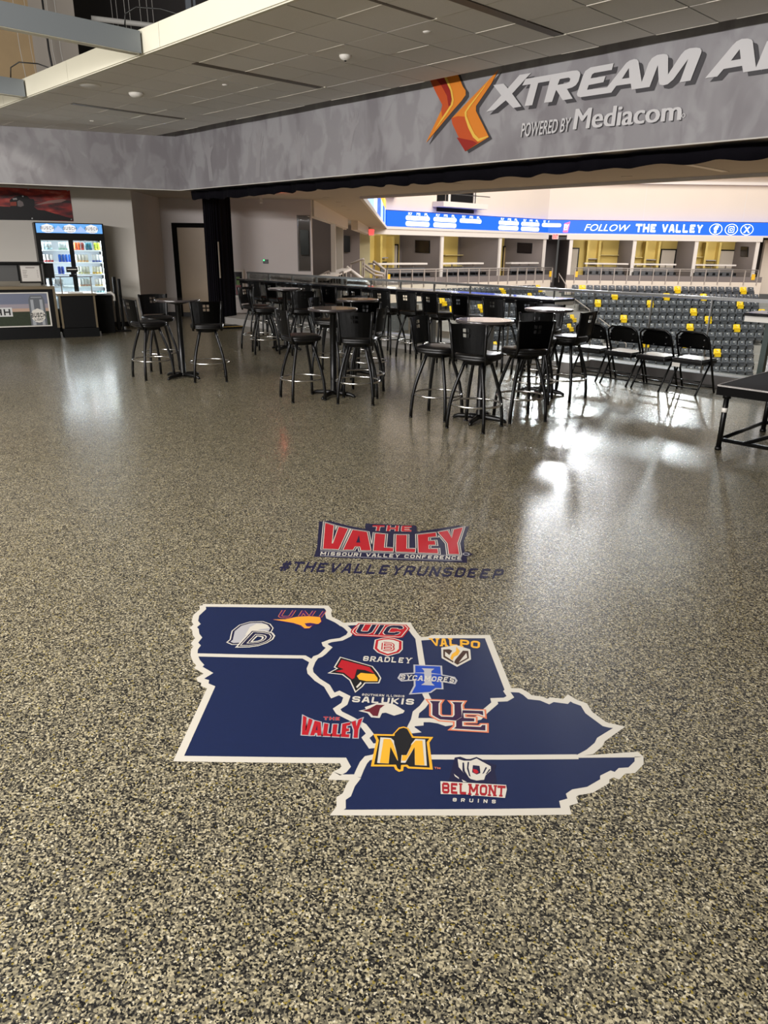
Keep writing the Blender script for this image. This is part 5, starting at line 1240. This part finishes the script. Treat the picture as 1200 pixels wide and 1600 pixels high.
# ================================================================== ARENA: SUITES
def suite_door(F, x0, x1, zt, m, n):
    a0, a1 = F.at(x0, 400, -3.5)[0], F.at(x1, 400, -3.5)[0]
    mb = MB(); F.box(mb, a0, a1, -3.5, -3.46, -.25, zt, m); d = struct(mb, 'door_%d' % n, 'pale door at the rear of an arena suite')
    mb = MB(); F.box(mb, a0-.09, a0, -3.5, -3.44, -.25, zt+.09, BLACK); F.box(mb, a1, a1+.09, -3.5, -3.44, -.25, zt+.09, BLACK); F.box(mb, a0, a1, -3.5, -3.44, zt, zt+.09, BLACK); mb.build('door_frame', d)
PALE = mat('pale_door', rgb(206, 196, 182), .6); TAND = mat('tan_door', rgb(204, 176, 124), .6)
for n, (F, x0, x1, zt, m) in enumerate(((LF, 608, 620, 1.95, PALE), (LF, 786, 801, 1.95, TAND), (RF, 892.5, 902.5, 1.9, PALE), (RF, 1033, 1054, 1.9, PALE), (RF, 1124, 1146, 1.9, PALE))): suite_door(F, x0, x1, zt, m, n+2)
def tv(F, xdiv, px, lab):
    a = F.at(xdiv, 395)[0]-.10; P = F.p(a, 0, 0); t = thing('wall_tv', lab, 'television', F.p(a-.05, -2, 1.3))
    q = [pl(x, y, P, F.u) for x, y in px]; mb = MB().poly(q, BLACK, depth=-F.u*.06); local(mb.build('cabinet'), t)
    c = sum(q, Vector())/4; mb = MB().poly([c+(p-c)*.92-F.u*.065 for p in q], mat('tv_screen', rgb(34, 28, 27), .2)); local(mb.build('screen'), t)
tv(LF, 690, [(649.5, 375), (672, 376), (672, 395.5), (649.5, 394.5)], 'black television on grey wall of the side suite next to the yellow closet')
tv(LF, 850, [(809, 379), (832, 380), (831, 396), (808.5, 395)], 'black television on grey wall of the side suite with tan door')
tv(RF, 1182, [(1158.5, 385), (1170, 385.5), (1169, 401), (1157.5, 400.5)], 'dark television on grey wall of the last far suite')
for F, x0, x1, zs, lab in ((RF, 936, 966, (.85, 1.45), 'yellow built-in shelves in the first far suite'), (RF, 992, 1004, (.7, 1.3), 'yellow built-in shelves in the second far suite'), (RF, 1087, 1098, (.8, 1.4), 'yellow built-in shelves in the third far suite'), (LF, 691, 720, (.62, 1.35), 'yellow shelves beside grey wall in the middle side suite')):
    a0, a1 = F.at(x0, 390, -3.5)[0], F.at(x1, 390, -3.5)[0]; t = thing('shelf_unit', lab, 'shelf', F.p((a0+a1)/2, -3.4, .5))
    for z in zs: mb = MB(); F.box(mb, a0, a1, -3.46, -3.15, z, z+.05, mat('shelf_cream', rgb(232, 216, 150), .6)); local(mb.build('shelf_board'), t)
for F, x, z0, z1, lab in ((RF, 916, -.2, 2.5, 'tall yellow cabinet side in the first far suite'), (RF, 934, -.2, 2.5, 'tall yellow cabinet side between niche and shelves of the first far suite'), (RF, 1006, -.2, 2.5, 'tall yellow cabinet side in the second far suite'), (RF, 1026, -.2, 2.5, 'tall yellow cabinet side next to the door of the second far suite'), (RF, 1099, -.2, 2.5, 'tall yellow cabinet side in the third far suite'), (RF, 1120, -.2, 2.5, 'tall yellow cabinet side next to the door of the third far suite'), (LF, 586, -.2, 2.5, 'tall yellow cabinet side in the first side suite'), (LF, 605, -.2, 2.5, 'tall yellow cabinet side next to the door of the first side suite')):
    a = F.at(x, 390, -3.5)[0]; mb = MB(); F.box(mb, a-.08, a+.08, -3.5, -2.9, z0, z1, AYEL); o = mb.build('cabinet_side'); tag(o, lab, 'cabinet')
for F, x0, x1, lab in ((RF, 918, 932, 'dark coat hooks shelf in yellow niche of the first far suite'), (RF, 1008, 1024, 'dark coat hooks shelf in yellow niche of the second far suite'), (RF, 1101, 1118, 'dark coat hooks shelf in yellow niche of the third far suite'), (LF, 588, 600, 'dark coat hooks shelf in yellow niche of the first side suite')):
    a0, a1 = F.at(x0, 390, -3.5)[0], F.at(x1, 390, -3.5)[0]; t = thing('coat_rack', lab, 'coat rack', F.p(a0, -3.3, 1.2))
    mb = MB(); F.box(mb, a0, a1, -3.46, -3.1, 1.16, 1.22, SILVER); local(mb.build('shelf_board'), t)
    mb = MB(); F.box(mb, a0+.25*(a1-a0), a1, -3.4, -3.2, .75, .95, BLACK); local(mb.build('hangers'), t)
def counter(F, x0, x1, lab):
    a0, a1 = F.at(x0, 408)[0], F.at(x1, 408)[0]; t = thing('suite_counter', lab, 'counter', F.p((a0+a1)/2, -.4, .5))
    mb = MB(); F.box(mb, a0, a1, -.55, -.05, .84, .94, AWHITE); local(mb.build('counter_top'), t)
    k = a0+.3
    while k < a1:
        mb = MB(); F.box(mb, k, k+.06, -.4, -.34, -.25, .84, RAILP); k += 1.1; local(mb.build('support_post'), t)
def suite_rail(F, x0, x1, name, lab, n):
    a0, a1 = F.at(x0, 425, .55)[0], F.at(x1, 425, .55)[0]; t = thing(name, lab, 'railing', F.p((a0+a1)/2, .55, .1))
    mb = MB().tube([F.p(a0, .66, .58), F.p(a1, .66, .58)], .035, RAILP, n=6); local(mb.build('top_rail'), t)
    mb = MB().tube([F.p(a0, .66, .46), F.p(a1, .66, .46)], .02, RAILP, n=6); local(mb.build('mid_rail'), t)
    for k in range(n):
        a = a0+(a1-a0)*k/(n-1); mb = MB(); F.box(mb, a-.03, a+.03, .60, .68, -.45, .58, RAILP); local(mb.build('rail_post'), t)
SC = mat('suite_chair_grey', rgb(78, 78, 80), .6)
def make_suite_chair():
    mb = MB(); mb.obox((-.27, -.03, .38), (.54, 0, 0), (0, -.10, .52), (0, .06, .01), SC); mb.box((-.27, 0, .30), (.27, .46, .42), SC); mb.box((-.05, .1, 0), (.05, .3, .3), BLACK); mb.box((-.28, .05, .42), (-.23, .4, .6), BLACK); mb.box((.23, .05, .42), (.28, .4, .6), BLACK)
    return mb.build('suite_chair')
sch = None
def chair_row(F, x0, x1, n, lab):
    global sch
    a0, a1 = F.at(x0, 415, .2)[0], F.at(x1, 415, .2)[0]
    for k in range(n):
        if sch is None: o = sch = make_suite_chair()
        else: o = sch.copy(); C.objects.link(o)
        o.location = F.p(a0+(a1-a0)*(k+.5)/n, -.02, -.25); o.rotation_euler = (0, 0, math.atan2(F.n.y, F.n.x)-PI/2); o.scale = (1, 1, 1)
        tag(o, lab, 'chair', lab)
counter(LF, 585, 669, 'white counter behind chairs in the first side suite'); counter(LF, 690, 757, 'white counter behind chairs in the middle side suite'); counter(LF, 800, 843, 'white counter behind chairs in the side suite with tan door')
counter(RF, 914.5, 983, 'white counter behind chairs in the first far suite'); counter(RF, 990, 1058, 'white counter behind chairs in the second far suite'); counter(RF, 1085, 1152, 'white counter behind chairs in the third far suite')
chair_row(LF, 600, 669, 7, 'grey chair in the row of the first side suite'); chair_row(LF, 695, 757, 7, 'grey chair in the row of the middle side suite'); chair_row(LF, 803, 846, 6, 'grey chair in the row of the side suite with tan door')
chair_row(RF, 914, 975, 6, 'grey chair in the row of the first far suite'); chair_row(RF, 990, 1056, 6, 'grey chair in the row of the second far suite'); chair_row(RF, 1085, 1150, 6, 'grey chair in the row of the third far suite')
suite_rail(LF, 603, 861, 'suite_railing', 'long pale railing with posts below the side suites', 17); suite_rail(RF, 898, 1184, 'suite_railing', 'long pale railing with posts below the far suites', 15)
for F, x, y, lab in ((LF, 607, 434, 'small yellow notice at the suite end of the side railing'), (LF, 860, 428, 'small yellow notice at the aisle end of the side railing'), (RF, 900, 428.5, 'small yellow notice at the aisle end of the far railing'), (RF, 1177, 433, 'small yellow notice at the outer end of the far railing')):
    a, z = F.at(x, y, .62); mb = MB(); F.box(mb, a-.13, a+.13, .605, .63, z-.2, z+.2, mat('notice_yellow', rgb(240, 190, 50), .5)); o = mb.build('notice_sign'); tag(o, lab, 'notice')
for p, lab, Fx in ((far(868, 369.5, 56.6), 'red exit sign over the recess between the suites', RF), (pl(573.5, 363, (-33, 0, 0), (1, 0, 0)), 'red exit sign at the corner by the near suites', LF)):
    t = thing('exit_sign', lab, 'exit sign', p); a = (p-Fx.o).dot(Fx.u); mb = MB(); Fx.box(mb, a-.22, a+.22, .3, .38, p.z-.18, p.z+.18, mat('exit_body', rgb(230, 210, 205), .5)); local(mb.build('housing'), t)
    mb = MB(); led_text(mb, Fx, 'EXIT', a-.18, a+.18, p.z-.12, p.z+.12, EXITR, o=.40, bold=.05); local(mb.build('lettering'), t)
# near suites: televisions, counters, chairs and stair rails
for s, px, lab in ((6.6, [(468.5, 359), (482, 360), (483, 398), (470, 398)], 'dark television on the grey partition behind the side window'), (19.9, [(537.5, 368), (547, 369), (547, 394), (537.5, 394)], 'dark television on the grey partition of the second near suite')):
    t = thing('wall_tv', lab, 'television', Q0+QD*s+Vector((0, 0, 1.5))); mb = MB(); qrect(mb, s-.06, px, BLACK, .06); local(mb.build('screen'), t)
t = thing('suite_counter', 'long white counter along the front of the near suite', 'counter', QF.p(5, .2, .5))
mb = MB(); QF.box(mb, 1.6, 12, -.15, .25, .88, .96, AWHITE); local(mb.build('counter_top'), t)
for k in range(9): mb = MB(); QF.box(mb, 2+k*1.1, 2.05+k*1.1, 0, .06, -.2, .88, BLACK); local(mb.build('support_post'), t)
def stair_rail(pts, s, lab, r=.03, m=RAILP, nm='stair_rail'):
    P = Q0+QD*s; Q = [pl(x, y, P, QD) for x, y in pts]; t = thing(nm, lab, 'railing', Q[0])
    mb = MB().tube(Q, r, m, n=6); local(mb.build('handrail'), t)
    mb = MB()
    for q in Q: mb.box((q.x-.02, q.y-.02, q.z-.8), (q.x+.02, q.y+.02, q.z), m)
    local(mb.build('rail_post'), t)
stair_rail([(541, 418), (566, 437), (585, 452)], 15, 'wide pale stair wall sloping down beside the near suites', .10, AWHITE, 'stair_wall')
stair_rail([(566, 411), (583, 423), (600, 428)], 19, 'pale stair rail behind the sloping stair wall', .06)
stair_rail([(568, 418), (586, 430), (598, 431)], 18.6, 'lower pale stair rail behind the sloping stair wall', .06)
stair_rail([(548, 412), (566, 405), (569, 405)], 17, 'short pale rail at the head of the stairs', .05)
stair_rail([(583, 408), (602, 422), (600, 430), (588, 437)], 24, 'pale rail bending at the end of the suite platform', .07)
stair_rail([(495, 433), (512, 425), (515, 424)], 4.5, 'steel rail in front of the near suite seats', .03)
stair_rail([(498, 441), (520, 432), (536, 424)], 6, 'second steel rail in front of the near suite seats', .03)
stair_rail([(552, 437), (575, 445), (592, 452)], 11, 'steel handrail in the stairwell below the near suites', .03)

# ================================================================== ARENA: STADIUM SEATS
SEATK = mat('seat_charcoal', rgb(80, 83, 88), .45); SEATY = mat('seat_yellow', rgb(244, 206, 34), .45); SEATN = mat('seat_number', rgb(225, 225, 222), .5); SEATF = mat('seat_frame', rgb(28, 29, 31), .5)
def seat_mesh(m):
    """local: faces +y (the court); the back stands behind, the pan is folded up"""
    mb = MB(); n = 6; vs = []; zs = ((.36, .0, .205), (.50, -.015, .225), (.68, -.05, .232), (.80, -.085, .225), (.835, -.10, .19))
    for z, y, hw in zs:
        for k in range(n+1):
            u = -1+2*k/n; vs.append((u*hw, y-.045*(1-u*u), z))
    o = len(vs); vs += [(x, y-.035, z) for x, y, z in vs]; r = len(zs); fs = []
    for j in range(r-1):
        for k in range(n):
            a = j*(n+1)+k; fs.append((a, a+1, a+n+2, a+n+1)); fs.append((o+a, o+a+n+1, o+a+n+2, o+a+1))
    for k in range(n): a = (r-1)*(n+1)+k; fs.append((a, a+1, o+a+1, o+a)); fs.append((k, o+k, o+k+1, k+1))
    for j in range(r-1):
        a = j*(n+1); b = a+n; fs.append((a, a+n+1, o+a+n+1, o+a)); fs.append((b, o+b, o+b+n+1, b+n+1))
    mb.add(vs, fs, m, True)
    mb.obox((-.20, .06, .33), (.40, 0, 0), (0, .10, .27), (0, -.06, .02), m)
    mb.obox((-.17, .19, .36), (.34, 0, 0), (0, .02, .12), (0, .02, 0), m)
    mb.box((-.245, -.02, .12), (-.225, .14, .50), SEATF); mb.box((.225, -.02, .12), (.245, .14, .50), SEATF); mb.box((-.24, -.03, .18), (.24, .03, .24), SEATF)
    mb.box((-.045, -.045, .735), (.045, -.02, .775), SEATN)
    o = mb.build('stadium_seat'); me = o.data; bpy.data.objects.remove(o); me.name = 'stadium_seat'; return me
MK, MY = seat_mesh(SEATK), seat_mesh(SEATY)
def topx(p):
    d = Vector(p)-O; z = d.dot(FZ); return 600+FPX*d.dot(RX)/z, 800-FPX*d.dot(UY)/z
YR = [(911,447),(1056,452),(955,462),(934,473),(1012,474),(1036,465),(1105,464),(1084,488),(980,497),(1111,500),(1078,510),(1007,537),(1068,541),(1167,453),(1157,476),(1186,484),(1152,512),(1122,551)]
YL = [(848,447),(782,454),(831,458.6),(752,480),(692,470),(768,534),(691,508),(895,493),(889,513)]
LX = [893, 897, 905, 924, 933, 939, 946, 954, 964, 975, 984, 990]; RXR = [1184, 1188, 1195, 1200, 1205, 1198, 1196, 1190, 1186, 1184, 1182, 1178]
OR2 = ORD
seats = []
for i in range(NROW):
    F, o = RF, 1.25+.85*i
    z = row_z(i)
    a0 = F.at(LX[i], 450+11*i, o)[0]; a1 = F.at(RXR[i], 450+11*i, o)[0]; n = int((a1-a0)/.535)
    for k in range(n): seats.append((F, o, a0+.535*(k+.5), z, i, 'far'))
nfar = len(seats)
side = []
for i in range(NROW):
    for k in range(int((46.4-.16*i-34.5)/.535)): side.append((LF, .95+.85*i, 34.5+.535*(k+.5), row_z(i), i, 'side'))
def nearest(tgts, lst):
    out = set()
    for x, y in tgts:
        best = min(range(len(lst)), key=lambda q: sum((a-b)**2 for a, b in zip(topx(lst[q][0].p(lst[q][2], lst[q][1], lst[q][3]+.7)), (x, y)))); out.add(best)
    return out
yf, ys = nearest(YR, seats), nearest(YL, side)
def put(s, yel, words_):
    F, o, a, z, i, nm = s
    ob = bpy.data.objects.new('stadium_seat', MY if yel else MK); C.objects.link(ob); ob.location = F.p(a, o, z); ob.rotation_euler = (0, 0, math.atan2(F.n.y, F.n.x)-PI/2)
    tag(ob, ('yellow' if yel else 'charcoal')+' stadium seat in the '+ORD[i]+' row down of the '+words_, 'stadium seat', ('yellow' if yel else 'charcoal')+' seats, '+ORD[i]+' row of the '+words_)
    return ob
for k, s in enumerate(seats): put(s, k in yf, 'far bank facing the railing')
left = max(20, 298-nfar)
# individual seats of the side bank: the ones standing largest in the picture, in the open above the drink rail or between the stools
rank = sorted(range(len(side)), key=lambda q: (q not in ys, -side[q][1] if topx(side[q][0].p(side[q][2], side[q][1], side[q][3]+.7))[0] > 640 else 50))
ind = set(rank[:left])
for q in ind: put(side[q], q in ys, 'side bank behind the drink rail')
bmv = MB(); vs, fs, mi = [], [], []
src = MK
for q in range(len(side)):
    if q in ind: continue
    F, o, a, z, i, nm = side[q]; Mx = Matrix.Translation(F.p(a, o, z)) @ Matrix.Rotation(math.atan2(F.n.y, F.n.x)-PI/2, 4, 'Z')
    b0_ = len(vs); vs += [tuple(Mx @ v.co) for v in src.vertices]; fs += [[b0_+x for x in p.vertices] for p in src.polygons]; mi += [p.material_index for p in src.polygons]
me = bpy.data.meshes.new('stadium_seating'); me.from_pydata(vs, [], fs)
for m in src.materials: me.materials.append(m)
me.polygons.foreach_set('material_index', mi); me.update()
o = bpy.data.objects.new('stadium_seating', me); C.objects.link(o); tag(o, 'remaining charcoal seats of the side bank behind the drink rail', 'stadium seats', kind='stuff')
# aisle handrails between the banks
for x0, y0, x1, y1, o_, lab in ((898, 467, 921, 484, 3.5, 'short aisle handrail high between the two seating banks'), (936, 497, 953, 510, 6.0, 'bent aisle handrail midway down between the banks'), (962, 523, 978, 537, 7.8, 'aisle handrail low between the banks, above the folding chairs'), (873, 427, 885, 446, 1.5, 'handrail at the head of the aisle by the recess')):
    P = FH*(57-o_); q = [pl(x, y, P, FH) for x, y in ((x0, y0+14), (x0, y0), (x1, y1), (x1, y1+14))]
    t = thing('aisle_rail', lab, 'handrail', q[1]); mb = MB().tube(q, .04, RAILP, n=6); local(mb.build('handrail'), t)
# courtside yellow chairs at the arena edge
for k, (x, y, lab) in enumerate(((1196, 552, 'yellow courtside chair beyond the railing corner, lower one'), (1198, 533, 'yellow courtside chair beyond the railing corner, upper one'))):
    p = fl(x, y, -6.6); o = bpy.data.objects.new('court_chair', MY); C.objects.link(o); o.location = (p.x, p.y, -7.0); tag(o, lab, 'chair')
